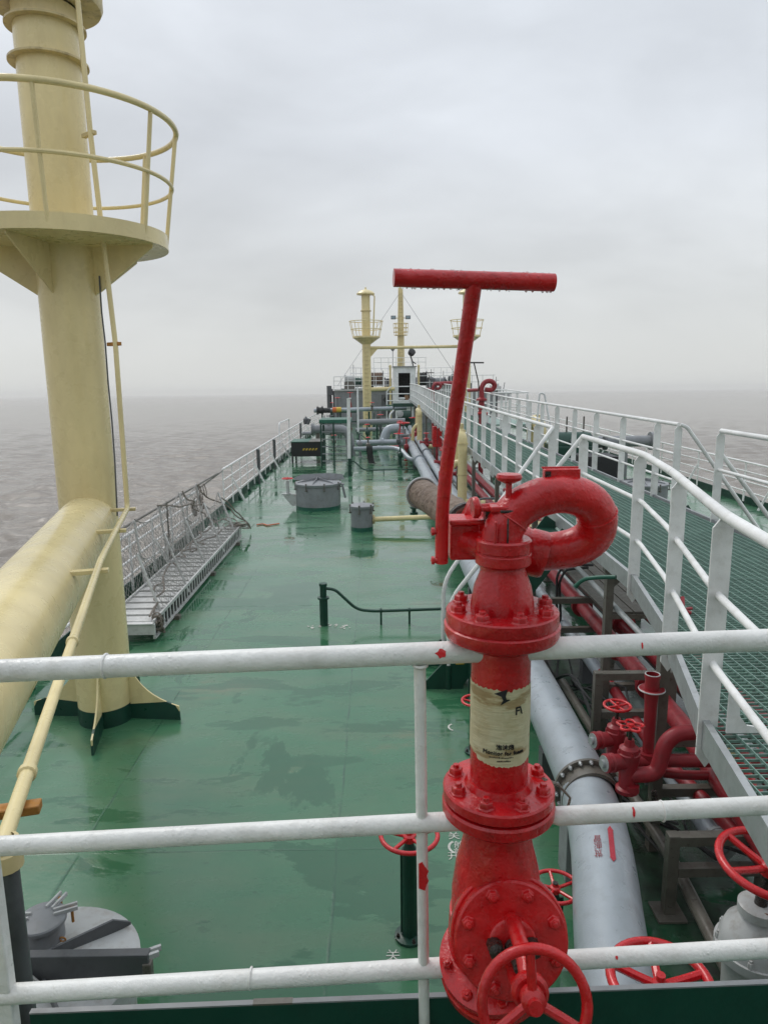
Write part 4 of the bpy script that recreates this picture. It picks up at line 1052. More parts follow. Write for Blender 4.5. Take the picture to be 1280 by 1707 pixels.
pipe('fire_main', [(2.45, 7.4, .46), (2.40, 5.7, .46), (2.52, 4.5, .48), (2.6, 3.6, .5)], .055, 'red_old', 'thinner red branch pipe snaking low beside the silver pipe', n=18, group='red fire mains')
pipe('low_pipe', [(2.10, 7.7, .22), (2.12, 4.6, .20), (2.0, 3.0, .2)], .045, 'steel_wet', 'rusty brown pipe lowest in the trench next to the thick pipe', n=14)
pipe('low_pipe', [(3.6, 20, .5), (3.6, 3.4, .5)], .06, 'red_old', 'red pipe farthest right beneath the grating', n=14)
t = thing('flanged_valve', 'dark red flanged valve low beside the catwalk leg at the right', 'valve', (2.5, 4.55, .3))
v0 = PY(1235, 1290, 4.35)
MB().lathe(v0, V((.25, -.5, -.8)), [(0, -.12), (.05, -.12), (.05, -.06), (.085, -.06), (.085, -.03), (.06, -.03), (.07, .05), (.06, .10), (.085, .10), (.085, .13), (.05, .13), (.05, .2), (0, .2)], 18).build('valve_body', 'red', t)
MB().box(v0 + V((-.07, .02, .12)), (.02, .05, .13), .4).build('lever', 'cream_stained', t)
mb = MB(); rr = random.Random(12)
for k in range(5):
    P_ = [V((2.0 + rr.uniform(0, .5), 10.2 - i * 1.15 + rr.uniform(-.2, .2), .10 + rr.uniform(0, .5) * (i % 2))) for i in range(6)]
    a_, _ = smooth_path(P_, [.012] * 6, 5); mb.tube(a_, .012 + .006 * (k % 2), 6)
tag(mb.build('loose_hoses', 'rubber', loc=(2.2, 8, .1)), 'tangle of thin black hoses lying in the pipe trench left of the catwalk', 'hoses')
# ties, drain pipes and brackets on the thick pipe
t = thing('pipe_hoop', 'narrow steel hoop strap around the thick pipe beyond the bolted joint', 'strap', (1.62, 7.6, .5))
p_, d_ = at(7.6); MB().lathe(p_, d_, [(.20, -.03), (.207, -.03), (.207, .03), (.20, .03)], 40).box(p_ + V((-.22, 0, -.2)), (.03, .06, .45)).build('strap', 'galvanised', t)
# ================================================================ CATWALK
cw = thing('catwalk', 'raised catwalk of green grating between white flat-post railings running forward on the right', 'catwalk', (3.1, 2, 0))
def fz(y): return 1.93 if y < 22 else 1.93 + min(1, (y - 22) / 18.) * .20
Lp = [(1.42, 1.75), (1.50, 2.35), (1.66, 3.35), (2.02, 4.75), (2.24, 6.0)]      # left edge near the camera
def lx(y):
    if y >= 6.0: return 2.27
    for (xa, ya), (xb, yb) in zip(Lp[:-1], Lp[1:]):
        if ya <= y <= yb: return xa + (xb - xa) * (y - ya) / (yb - ya)
    return 1.42
def rx(y): return 4.02
# grating: bearing bars lengthwise and close cross rods
def grating(y0, y1, name='grating', dy=.044, dx=.074):
    mb = MB(); y = y0
    while y < y1:
        z = fz(y); mb.box(((lx(y) + rx(y)) / 2, y, z), (rx(y) - lx(y), .0048 if dy < .08 else .012, .014)); y += dy
    x = 1.46
    while x < 4.0:
        ya = y0
        if x < 2.25:
            for yy in [y0 + k * .05 for k in range(int((y1 - y0) / .05) + 1)]:
                if lx(yy) <= x: ya = yy; break
            else: x += dx; continue
            while ya < 6 and lx(ya) < x and False: ya += .05
            # the left edge only recedes with distance: stop where it passes this bar
            yb = y1
            for yy in [y0 + k * .05 for k in range(int((y1 - y0) / .05) + 1)]:
                if lx(yy) > x: yb = yy; break
            if yb <= y0: x += dx; continue
            mb.box((x, (y0 + yb) / 2, fz(y0) + .004), (.005, yb - y0, .020))
        elif fz(y0) == fz(y1): mb.box((x, (y0 + y1) / 2, fz(y0) + .004), (.005, y1 - y0, .020))
        else: mb.bar((x, y0, fz(y0) + .004), (x, y1, fz(y1) + .004), .005, .02)
        x += dx
    return mb.build(name, 'grating', cw, smooth=False)
paint('grating', (.20, .32, .27), .4, .2, 60, dirt=(.08, .13, .10), dirt_amt=.5, dscale=5)
grating(1.75, 6.0); grating(6.0, 12.0); grating(12.0, 22.0, dy=.06, dx=.12)
for a in (22, 28, 34, 40, 46): grating(a, a + (6 if a < 46 else 5), dy=.09, dx=.16)
# side beams
mb = MB()
pl = [V((x - .01, y, fz(y) - .035)) for x, y in Lp] + [V((2.26, y, fz(y) - .035)) for y in (8.0, 22, 31, 40, 51)]
for a, b in zip(pl[:-1], pl[1:]): mb.bar(a, b, .035, .15)
mb.build('side_beam', 'galvanised', cw, smooth=False)
mb = MB(); pr = [V((4.03, y, fz(y) - .035)) for y in (1.75, 22, 31, 40, 51)]
for a, b in zip(pr[:-1], pr[1:]): mb.bar(a, b, .035, .15)
mb.build('side_beam', 'grey', cw, smooth=False)
# cross members and legs
ly = [5.05, 6.95, 10.4, 13.8, 17.2, 20.6, 24.5, 29, 34, 39, 44, 49]
for i, y in enumerate(ly):
    z = fz(y) - .12
    mb = MB(); mb.box(((lx(y) + 4.0) / 2, y, z - .03), (4.0 - lx(y), .08, .08)); mb.build('cross_beam', 'steel_wet', cw, smooth=False)
    for x in (lx(y) + .06, 3.95):
        mb = MB(); mb.box((x, y, z / 2), (.075, .085, z)); mb.prism([(0, 0), (.28, 0), (0, -.28)], (x, y, z), X_ if x < 3 else -X_, Z_, .012)
        mb.build('leg', 'steel_wet', cw, smooth=False)
    if i < 2:
        MB().box((lx(y) + .45, y, .92), (.8, .07, .07)).box((lx(y) + .45, y, .50), (.8, .07, .07)).build('leg_tie', 'steel_wet', cw, smooth=False)
# railings of the catwalk: flat posts with pipe rails
def flat_post(x, y, z0, h, w=.095, near=False):
    mb = MB()
    mb.box((x, y, z0 + (h - .05) / 2 - .06), (w, .010, h + .05))
    mb.prism([(-w / 2, 0), (w / 2, 0), (.012, .05), (-.012, .05)], (x, y, z0 + h - .063), X_, Z_, .010)
    if near: mb.prism([(-w / 2, 0), (w / 2, 0), (w / 2 , -.05), (0, -.12), (-w / 2, -.05)], (x, y, z0 - .10), X_, Z_, .012)
    return mb.build('rail_post', 'white', cw, smooth=False)
def rail(pts, r, name='hand_rail', mat='white', fil=.15, n=14):
    return MB().tube(pts, r, n, fillet=fil).build(name, mat, cw)
RH = 1.10
# near left run
nl = [(1.44, 1.75), (1.50, 2.35), (1.66, 3.35), (2.04, 4.9), (2.25, 6.0), (2.26, 7.85)]
rail([V((x, y, 1.93 + RH)) for x, y in nl], .028)
rail([V((x, y, 1.93 + .70)) for x, y in nl], .019)
rail([V((x, y, 1.93 + .34)) for x, y in nl], .019)
for x, y in ((1.50, 2.30), (1.66, 3.35), (1.95, 4.55), (2.24, 6.05), (2.26, 7.80)): flat_post(x, y, 1.93, RH, .10, True)
# left run forward of the stair opening
fl = [V((2.27, y, fz(y) + 0)) for y in (9.25, 22, 31, 40, 49)]
rail([p + Z_ * RH for p in fl], .026); rail([p + Z_ * .70 for p in fl], .017); rail([p + Z_ * .34 for p in fl], .017)
y = 9.25
while y < 49: flat_post(2.27, y, fz(y), RH, .10 if y < 20 else .08, y < 30); y += 1.28 if y > 9.3 else .9
# right run with starboard stair opening
nr_ = [V((4.05, y, 1.93)) for y in (1.75, 8.40)]
rail([p + Z_ * RH for p in nr_], .028, fil=0); rail([p + Z_ * .64 for p in nr_], .019)
for y in (2.6, 4.4, 6.3, 8.40): flat_post(4.05, y, 1.93, RH, .10, True)
fr_ = [V((4.03, y, fz(y))) for y in (9.55, 22, 31, 40, 49)]
rail([p + Z_ * RH for p in fr_], .026); rail([p + Z_ * .70 for p in fr_], .017); rail([p + Z_ * .34 for p in fr_], .017)
y = 9.55
while y < 49: flat_post(4.03, y, fz(y), RH, .10 if y < 20 else .08, y < 30); y += .72 if y < 9.6 else 1.45
# small side platform with its own rail to starboard
mb = MB(); mb.box((4.75, 27.5, fz(27.5) - .02), (1.3, 4.2, .05)); mb.build('side_platform', 'grating', cw, smooth=False)
rail([V((4.05, 25.4, 3.1)), V((5.35, 25.4, 3.1)), V((5.35, 29.6, 3.12)), V((4.05, 29.6, 3.12))], .024, fil=.1)
rail([V((4.05, 25.4, 2.6)), V((5.35, 25.4, 2.6)), V((5.35, 29.6, 2.62)), V((4.05, 29.6, 2.62))], .016, fil=.1)
for x, y in ((4.7, 25.4), (5.3, 25.4), (5.35, 27.5), (5.3, 29.6), (4.6, 29.6)): flat_post(x, y, 1.99, 1.08, .08)
# toe brackets standing on the grating
for (x, y) in ((1.71, 3.26), (3.93, 6.1)):
    mb = MB(); mb.prism([(0, 0), (.19, 0), (.19, .025), (.10, .04), (.06, .09), (.055, .19), (.03, .215), (0, .215)], (x, y, 1.945), X_ if x < 3 else -X_, Z_, .012); mb.build('toe_bracket', 'white', cw, smooth=False)
mb = MB(); mb.tube([PZ(1150, 1022, 1.96), PZ(1138, 1018, 1.98), PZ(1137, 996, 2.05)], .016, 8); mb.tube([PZ(1140, 1016, 1.97), PZ(1152, 1014, 1.97)], .013, 8)
tag(mb.build('loose_pin', 'red_old', loc=PZ(1145, 1018, 1.95)), 'small rusty red bent pin left lying on the grating', 'pin')

# ---- stairs
def stair(name, x0, z0, x1, y0, y1, label, sgn, rail_pts):
    t = thing(name, label, 'stair', (x1, (y0 + y1) / 2, 0), 'catwalk stairs')
    for y in (y0, y1):
        mb = MB(); mb.bar((x0, y, z0), (x1, y, .0), .02, .20, up=V((0, 0, 1))); mb.build('stringer', 'green_dark', t, smooth=False)
    n = 8
    for k in range(n):
        f = (k + .5) / n; MB().box((x0 + (x1 - x0) * f, (y0 + y1) / 2, z0 * (1 - f)), (.22, abs(y1 - y0) - .03, .03)).build('tread', 'green_dark', t, smooth=False)
    for pts in rail_pts: MB().tube(pts, .026, 14, fillet=.22).build('hand_rail', 'white', t)
    return t
ha = PY(739, 968, 8.75); hb = PY(748, 1002, 8.05)
st = stair('catwalk_stair', 2.2, 1.90, .84, 8.05, 8.85, 'steep dark green stair with white handrails going down to port behind the monitor', -1,
      [[V((2.27, 9.25, 3.03)), V((2.15, 9.15, 2.90)), V((ha.x, 8.75, ha.z)), V((ha.x, 8.75, .25))], [V((2.26, 7.85, 3.03)), V((hb.x, 8.05, hb.z)), V((hb.x, 8.05, .22))]])
for y in (8.05, 8.75):
    mb = MB(); mb.prism([(-.32, 0), (.22, 0), (.14, .34), (.0, .36)], (.78, y, 0), X_, Z_, .03); mb.cyl((.78 if y > 8.4 else hb.x, y, 0), (.78 if y > 8.4 else hb.x, y, .3), .04, 12); mb.build('foot_plate', 'green_dark', st)
mb = MB()
for k in range(4): mb.box((.95, 8.0, .34 + k * .05), (.10, .01, .022))
mb.build('hazard_stripes', 'yellow', st)
stair('catwalk_stair', 4.1, 1.90, 5.35, 8.45, 9.45, 'steep stair with white handrails going down to the starboard deck', 1,
      [[V((4.04, 9.52, 3.03)), V((4.12, 9.50, 3.0)), V((5.45, 9.48, 1.25)), V((5.45, 9.48, .2))], [V((4.06, 8.42, 3.03 - .25)), V((5.40, 8.42, 1.15)), V((5.40, 8.42, .2))]])

# ================================================================ MIDDLE OF THE DECK
def handwheel_valve(c, R, label, mat='grey', h=.9, axis=Z_):
    c = V(c); t = thing('manifold_valve', label, 'valve', (c.x, c.y, 0), 'manifold valves')
    mb = MB(); mb.lathe((c.x, c.y, c.z - .1), Z_, [(0, 0), (.26, 0), (.30, .05), (.30, .32), (.24, .36), (.24, .46), (.30, .48), (.30, .54), (.14, .58), (.12, .80), (0, .80)], 24); mb.lathe((c.x - .35, c.y, c.z + .08), X_, [(0, 0), (.25, 0), (.25, .06), (.2, .06), (.2, .64), (.25, .64), (.25, .7), (0, .7)], 20)
    mb.build('valve_body', mat, t)
    MB().cyl((c.x, c.y, c.z + .7), (c.x, c.y, c.z + .98), .035, 10).build('stem', 'grease', t)
    wheel_mb((c.x, c.y, c.z + .98), Z_, R, .025, 5, .2, .2, .03).build('handwheel', 'red_wheel', t)
    return t
def run(name, pts, r, mat, label, cat='pipe', fl=(), fillet=.35, sup=(), group=None):
    L = V(pts[0]); t = thing(name, label, cat, (L.x, L.y, 0), group)
    MB().tube(pts, r, 20, fillet=fillet).build('pipe_run', mat, t)
    for (x, y, z, ax) in fl:
        MB().lathe((x, y, z), ax, [(0, 0), (r + .08, 0), (r + .08, .04), (r + .06, .04), (r + .06, .06), (r + .08, .06), (r + .08, .10), (0, .10)], 20).build('flange', mat, t)
    for (x, y) in sup:
        zz = [V(p) for p in pts][0].z; MB().box((x, y, (zz - r) / 2 + .02), (.12, .16, zz - r + .02)).build('support', 'green_dark', t)
    return t
# lower transverse pipes
run('crossover_pipe', [(-1.02, 31, .62), (.60, 31, .66), (1.0, 30.6, .62), (1.35, 29.6, .30), (1.7, 29.4, .30)], .10, 'grey_pipe', 'slender grey crossover pipe with a dark red band bending down at its right end', sup=((.95, 30.7),))
o = tag(MB().cyl((.42, 31, .648), (.92, 31, .668), .104, 20).build('pipe_band', 'red_old', loc=(.42, 31, .6)), 'dark red painted band around the slender crossover pipe', 'band')
o.parent = bpy.data.objects['crossover_pipe']; o.location = (0, 0, 0)
bpy.data.meshes[o.data.name].transform(Matrix.Translation(V((.42, 31, .6)) - LOC['crossover_pipe']))
for k in ('label', 'category'): del o[k]
run('crossover_pipe', [(-1.0, 34, .62), (1.2, 34, .64)], .13, 'grey_pipe', 'pale grey crossover pipe just behind the slender banded one', fl=((.2, 34, .63, X_),))
handwheel_valve((1.25, 34.2, .55), .30, 'big grey manifold valve with red handwheel where the pale crossover pipe ends')
run('elbow_pipe', [(1.15, 37.5, 1.05), (.55, 37.5, 1.02), (.30, 37.4, .30), (.30, 37.4, .0)], .24, 'grey_pipe', 'fat grey pipe elbow turning down into the deck', fl=((.30, 37.4, .05, Z_),), fillet=.6)
run('crossover_pipe', [(-1.1, 41, 1.15), (1.6, 41, 1.2)], .17, 'grey', 'dull grey crossover pipe at knee height behind the fat elbow', sup=((0, 41),))
run('crossover_pipe', [(-4.0, 46, 1.62), (1.9, 46, 1.72)], .13, 'grey_pipe', 'high bluish grey crossover pipe crossing in front of the far cream mast', sup=((-.5, 46), (-2.9, 46)))
t = thing('hose_end', 'orange and yellow capped hose end on the high crossover pipe', 'hose', (-2.6, 45.7, 1.6))
MB().cyl((-2.80, 45.75, 1.66), (-2.55, 45.75, 1.67), .17, 20).build('orange_sleeve', 'orange', t); MB().cyl((-2.55, 45.75, 1.67), (-2.25, 45.75, 1.68), .165, 20).build('yellow_sleeve', 'yellow', t)
MB().lathe((-3.8, 45.75, 1.64), X_, [(0, 0), (.26, 0), (.26, .1), (.2, .1), (.2, .3), (.27, .3), (.27, .4), (.16, .42), (.16, .85), (0, .85)], 20).build('black_coupling', 'black', t)
# drum under the pipes
t = tank_hatch((-.42, 36, 0), .42, .36, 'low round deck hatch with pale bolts behind the crossover pipes', big=False)
# port manifold: big pipe with elbow and flange, valve, drip tray
t = run('manifold_pipe', [(-3.1, 34.5, 1.25), (-2.1, 34.5, 1.28), (-1.45, 34.5, 1.22), (-1.28, 34.5, .5), (-1.28, 34.5, 0)], .21, 'grey', 'dark grey port manifold pipe ending in a blank flange at the rail', fl=((-3.15, 34.5, 1.25, X_), (-2.25, 34.5, 1.26, X_)), fillet=.55)
MB().box((-2.85, 34.5, .55), (.18, .18, 1.1)).build('stand', 'steel_wet', t)
mb = MB(); mb.tube([(-3.32, 34.4, 1.5), (-3.2, 34.4, 1.75)], .07, 8); mb.lathe((-3.4, 34.5, 1.5), Z_, [(0, 0), (.10, 0), (.13, .1), (.13, .25), (.05, .33), (0, .4)], 12); mb.build('relief_valve', 'grey_dark', t)
mb = MB(); mb.lathe((-2.25, 34.5, 1.45), Z_, [(0, 0), (.16, 0), (.16, .12), (.07, .14), (.07, .3), (.02, .32), (.02, .5), (0, .5)], 14); mb.torus((-2.25, 34.5, 1.88), Z_, .17, .02, 20, 6); mb.tube([(-2.6, 34.45, 1.7), (-2.3, 34.4, 1.65)], .05, 8); mb.build('valve', 'grey_dark', t)
# green working platform with ladder at the manifold
t = thing('manifold_platform', 'dark green steel working platform with ladder beside the port manifold', 'platform', (-1.9, 29.5, 0))
MB().box((-1.72, 30.2, 1.92), (1.30, 1.6, .16)).build('deck_plate', 'green_mid', t, bevel=.02)
for x in (-2.30, -1.78):
    MB().box((x, 29.4, .95), (.06, .06, 1.9)).build('ladder_rail', 'green_dark', t)
mb = MB()
for k in range(6): mb.box((-1.72, 29.4, .3 + k * .30), (1.15, .04, .04))
mb.build('rungs', 'grey', t)
for x, y in ((-1.15, 29.6), (-1.15, 30.9), (-2.3, 30.9)): MB().box((x, y, .92), (.09, .09, 1.84)).build('leg', 'green_dark', t)
# small manifold fittings, dark and red
def fitting(c, h, label, mat='grey', wheel=True, R=.14):
    t = thing('small_valve', label, 'valve', c, 'small deck valves'); c = V(c)
    MB().lathe(c, Z_, [(0, 0), (.11, 0), (.11, .04), (.06, .06), (.06, h * .45), (.10, h * .5), (.12, h * .6), (.10, h * .7), (.04, h * .75), (.03, h), (0, h)], 16).build('valve_body', mat, t)
    if wheel: wheel_mb(c + Z_ * h, Z_, R, .016, 4, .4, .25).build('handwheel', 'red_wheel', t)
    return t
fitting((-.80, 33.3, 0), 1.05, 'grey capped fitting just right of the near white post', 'grey', False)
fitting((-.42, 33.0, 0), .95, 'rusty small valve on the pale crossover pipe', 'steel_wet', True, .10)
fitting((.95, 29.5, 0), .85, 'green valve stem at the right end of the standpipe line', 'green_dark', False)
fitting((1.0, 33.2, .2), .9, 'red handwheel valve low in front of the big manifold valve', 'grey_dark', True, .22)
fitting((1.35, 15.0, 0), .72, 'red handwheel valve between deck and cargo pipe beyond the burlap barrel', 'grey_dark', True, .22)
fitting((.98, 19.2, 0), .3, 'stubby green valve under the burlap barrel tip', 'green_dark', False)
fitting((2.0, 39, .3), 1.2, 'red wheel valve at the inner end of the twin grey pipes', 'green_dark', True, .25)
fitting((-.3, 45.8, 1.6), .5, 'red wheel on top of the high crossover pipe', 'steel_wet', True, .14)
fitting((-2.3, 38.0, 0), 1.5, 'dark green tall valve behind the manifold platform', 'green_dark', True, .16)
fitting((-2.7, 50, .0), 2.3, 'red spindle valve against the forward bulkhead at left', 'grey_dark', True, .2)
fitting((-1.9, 52, .0), 2.6, 'tall red spindle valve against the forward bulkhead', 'red_old', True, .2)
for i, (x, y, h_, m_, w_, lab) in enumerate(((-2.2, 36.5, .8, 'steel_wet', True, 'low red wheel valve left behind the manifold pipe'), (-.55, 40.0, 1.1, 'green_dark', True, 'green bodied red wheel valve before the dull grey crossover pipe'),
        (.2, 42.5, 1.5, 'grey_dark', True, 'tall dark valve behind the dull grey crossover pipe'), (1.3, 31.9, 1.0, 'red_old', True, 'dark red valve at the inner end of the slender crossover pipe'), (1.15, 36.0, 1.5, 'red_old', True, 'tall dark red valve before the fat grey elbow'),
        (-3.5, 48, 1.2, 'grey_dark', False, 'dark stub behind the black hose coupling'), (-3.2, 52, 1.9, 'grey_dark', True, 'dark spindle valve in the port forward corner'), (-.2, 49, 1.3, 'green_dark', False, 'dark green stub right of the far cream mast foot'),
        (.9, 53.5, 1.6, 'black', True, 'black machinery valve left of the little white house'), (.1, 54.5, 1.2, 'steel_wet', True, 'rusty valve by the forward bulkhead door'))):
    fitting((x, y, 0), h_, lab, m_, w_, .13 + .02 * (i % 3))
run('crossover_pipe', [(-1.3, 43.5, .55), (1.5, 43.5, .6)], .12, 'grey', 'low grey crossover pipe farthest forward under the high bluish one', sup=((0, 43.5),))
run('crossover_pipe', [(-4.0, 38.5, .75), (-1.4, 38.5, .75), (-1.4, 38.5, 0)], .10, 'grey', 'short dark grey pipe reaching to the port rail behind the manifold', sup=((-3, 38.5),))
t = thing('pipe_rack', 'dark green steel pipe rack in front of the bulkhead on the port side', 'rack', (-2.5, 47.5, 0))
for x in (-3.6, -2.4, -1.3): MB().box((x, 47.5, .75), (.09, .09, 1.5)).build('post', 'green_dark', t)
MB().box((-2.45, 47.5, 1.46), (2.5, .3, .12)).build('shelf', 'green_dark', t)
MB().box((-2.45, 47.5, .8), (2.5, .08, .08)).build('cross_bar', 'green_dark', t)
# dark cloth over the slender pipe
mb = MB(); P = []
for i in range(9):
    for j in range(5):
        pass
rr = random.Random(2); G = []
for i in range(12):
    t_ = i / 11; y = 30.87 - .05 * t_ - (.25 * max(0, t_ - .6)); z = .76 - 1.0 * min(t_, .74) ; x0 = -.48 + .10 * t_ + .25 * max(0, t_ - .6)
    G.append([mb.bm.verts.new((x0 + j * .065 + rr.uniform(-.01, .01), y + .03 * math.sin(j * 1.7 + i * .6), max(.015, z + rr.uniform(-.01, .01)))) for j in range(5)])
for i in range(11):
    for j in range(4): mb.bm.faces.new((G[i][j], G[i][j + 1], G[i + 1][j + 1], G[i + 1][j]))
o = mb.build('hanging_cloth', 'rubber', loc=(-.4, 30.9, 0)); tag(o, 'black strip of rubber hanging over the slender crossover pipe onto the deck', 'rubber sheet')
m_ = o.modifiers.new('Solid', 'SOLIDIFY'); m_.thickness = .012
# cream gooseneck vents along the catwalk
def goose(c, r, h, label, twin=True):
    c = V(c); t = thing('cream_vent', label, 'vent', c, 'cream gooseneck vents')
    MB().tube([c, c + Z_ * (h - r), c + V((-.05, r * 1.0, h)), c + V((-.05, r * 4, h - .05)), c + V((-.05, r * 4.2, h * .55))], r, 22, fillet=r * 1.8).build('bent_pipe', 'cream', t)
    MB().lathe(c + Z_ * (h - r * 2.4), Z_, [(r, 0), (r + .02, 0), (r + .02, .04), (r, .04)], 22).lathe(c + Z_ * (h * .45), Z_, [(r, 0), (r + .015, 0), (r + .015, .03), (r, .03)], 22).build('weld_ring', 'cream_stained', t)
    if twin: MB().tube([c + V((-.32, .1, 0)), c + V((-.32, .1, h * .50)), c + V((-.15, .1, h * .62)), c + V((0, 0, h * .62))], r * .62, 18, fillet=.2).build('branch', 'cream', t); MB().tube([c + V((0, 0, .16)), c + V((.45, -.1, .14)), c + V((.8, -.2, .14))], r * .9, 18, fillet=.1).build('foot_bend', 'cream', t)
    MB().lathe(c + V((-.02, r, h)), Z_, [(0, 0), (r * .9, 0), (r * .9, .06), (r * .5, .10), (r * .5, .22), (0, .24)], 14).build('vent_head', 'cream_stained', t)
    return t
g1 = goose((2.08, 17.4, .45), .115, 1.88, 'cream gooseneck pipe beside the catwalk, just right of the T handle shaft')
g2 = goose((2.0, 33.8, .3), .12, 1.85, 'cream gooseneck pipe farther forward beside the catwalk near the white house')
goose((6.1, 26.8, .0), .24, 2.0, 'cream gooseneck vent on the starboard deck seen through the catwalk railing', False)
# red fire box and red hydrant clutter along the catwalk
t = thing('hose_box', 'tall narrow red hose box standing left of the catwalk', 'fire box', (2.30, 27.5, .6))
MB().box((2.30, 27.5, 1.42), (.36, .30, .78)).build('box', 'red', t, bevel=.02)
MB().box((2.30, 27.34, 1.45), (.03, .02, .6)).build('door_edge', 'red_old', t); MB().cyl((2.3, 27.5, .3), (2.3, 27.5, 1.05), .05, 10).build('leg', 'red_old', t)
for i, (x, y, lab) in enumerate(((2.15, 21.5, 'red hydrant valve cluster nearest along the catwalk foot'), (2.25, 24.5, 'second red hydrant valve cluster left of the catwalk'), (2.2, 32, 'red hydrant valve cluster beside the red hose box'), (1.95, 36, 'red hydrant cluster under the far end of the catwalk'))):
    t = thing('hydrant_valve', lab, 'hydrant', (x, y, .3), 'red hydrants along the catwalk')
    MB().lathe((x, y, .3), Z_, [(0, 0), (.08, 0), (.08, .3), (.13, .33), (.13, .4), (.08, .45), (.09, .6), (.13, .63), (.05, .7), (.05, .85), (0, .85)], 16).lathe((x - .3, y, .78), X_, [(0, 0), (.09, 0), (.09, .08), (.06, .1), (.06, .5), (.09, .52), (.09, .6), (0, .6)], 14).build('valve_body', 'red_old', t)
    wheel_mb((x, y, 1.2), Z_, .11, .016, 4, .4, .25).build('handwheel', 'red_wheel', t)
# heap of black netting and cream bollards behind the barrel
mb = MB(); rr = random.Random(4)
for k in range(90):
    a = rr.uniform(0, PI * 2); b = rr.uniform(0, PI / 2)
    c_ = V((1.98 + .30 * math.cos(a) * math.cos(b), 12.2 + .42 * math.sin(a) * math.cos(b), .62 + .42 * math.sin(b)))
    mb.torus(c_, (rr.uniform(-1, 1), rr.uniform(-1, 1), rr.uniform(-1, 1)), rr.uniform(.10, .20), rr.uniform(.012, .026), 12, 5)
mb.lathe((1.98, 12.2, .3), Z_, [(0, 0), (.42, 0), (.42, .3), (.30, .58), (0, .68)], 14)
tag(mb.build('rope_heap', 'rubber', loc=(1.98, 12.2, .2)), 'heap of black tarred net and hose coiled beside the catwalk stair', 'net heap')
t = thing('cream_fitting', 'low cream block fitting with red pipes under the catwalk behind the net heap', 'fitting', (2.6, 13.6, .3))
MB().box((2.85, 13.4, .78), (.75, .5, .24)).build('block', 'cream', t, bevel=.03); MB().cyl((2.1, 14.6, .95), (3.1, 14.6, .95), .12, 18).build('cross_pipe', 'cream', t)
MB().cyl((2.5, 12.9, .85), (2.95, 12.3, .75), .05, 12).cyl((2.75, 13.0, .9), (3.2, 12.4, .8), .05, 12).build('stub_pipes', 'red_old', t)
# gusseted fairing of the posts at the catwalk foot
mb = MB(); mb.tube([(1.9, 14.4, 1.0), (2.05, 14.3, 1.25), (2.5, 14.1, 1.27)], .022, 8, fillet=.15); tag(mb.build('hose', 'grey_dark', loc=(1.9, 14.4, 1)), 'thin black hose arching above the cream fitting', 'hose')
# starboard deck
t = tank_hatch((7.7, 20.5, 0), .70, .55, 'round grey tank hatch on the starboard deck beyond the catwalk')
t = tank_hatch((5.6, 12.8, 0), .62, .50, 'grey tank hatch close beyond the right side of the catwalk')
t = thing('machinery', 'dark green cargo pump machinery on the starboard deck', 'machinery', (6.9, 25, 0))
MB().box((6.9, 25.5, .75), (1.5, 1.6, 1.0)).cyl((6.2, 25.2, 1.30), (7.5, 25.2, 1.30), .42, 20).build('housing', 'green_dark', t, bevel=.03)
MB().box((6.9, 24.72, 1.35), (.4, .05, .3)).build('plate', 'grey', t); MB().lathe((7.5, 25.2, 1.3), X_, [(0, 0), (.3, 0), (.3, .1), (.16, .12), (.16, .5), (.24, .5), (.24, .6), (0, .6)], 16).build('flange_end', 'grey_dark', t)
for k in range(4): MB().cyl((6.4 + k * .3, 25.3, 1.7), (6.4 + k * .3, 25.3, 2.15 + .1 * (k % 2)), .03, 8).build('valve_stem', 'steel_wet', t)
t = thing('deck_box', 'black deck box with legs on the starboard deck', 'box', (7.0, 23.2, 0))
MB().box((7.1, 23.2, .72), (1.2, 1.2, .8)).build('body', 'black', t, bevel=.01)
for x in (-.55, .55): MB().box((7.1 + x, 22.7, .2), (.06, .06, .4)).box((7.1 + x, 23.7, .2), (.06, .06, .4)).build('legs', 'black', t)
t = thing('manifold_pipe', 'grey starboard manifold pipe with blank flange', 'pipe', (9.2, 25.8, 0)); MB().cyl((7.9, 25.9, 1.3), (9.9, 25.9, 1.3), .2, 20).lathe((9.9, 25.9, 1.3), X_, [(0, 0), (.33, 0), (.33, .1), (0, .1)], 20).cyl((9.0, 25.9, 0), (9.0, 25.9, 1.2), .12, 12).build('pipe_run', 'grey', t)
# white A frame
mb = MB(); a = PY(895, 700, 26); b = PY(899, 655, 26); c_ = PY(907, 656, 26); d_ = PY(918, 716, 26)
mb.tube([V((a.x, 26, 0)), a, b, c_, d_, V((d_.x + .3, 26, 0))], .035, 10, fillet=.08)
tag(mb.build('lifting_frame', 'white_far', loc=(a.x, 26, 0)), 'white narrow A-shaped tube frame rising above the starboard rail', 'frame')
mb = MB(); mb.prism([(-.45, 0), (.5, 0), (.42, .28), (.1, .52), (-.15, .5), (-.35, .25)], (5.1, 10.6, 0), X_, V((0, .3, 1)).normalized(), .5)
tag(mb.build('chock', 'green_dark', loc=(5.1, 10.6, 0), bevel=.05), 'dark green rounded steel chock just outside the catwalk', 'chock')
for y, lab in ((30.5, 'green and orange fitting right of the catwalk foot'),):
    t = thing('deck_fitting', lab, 'fitting', (5.0, y, 0)); MB().cyl((5, y, 0), (5, y, 1.3), .15, 14).build('drum', 'green_mid', t); MB().cyl((5.5, y, 0), (5.5, y, 1.0), .1, 14).build('stub', 'red_old', t)

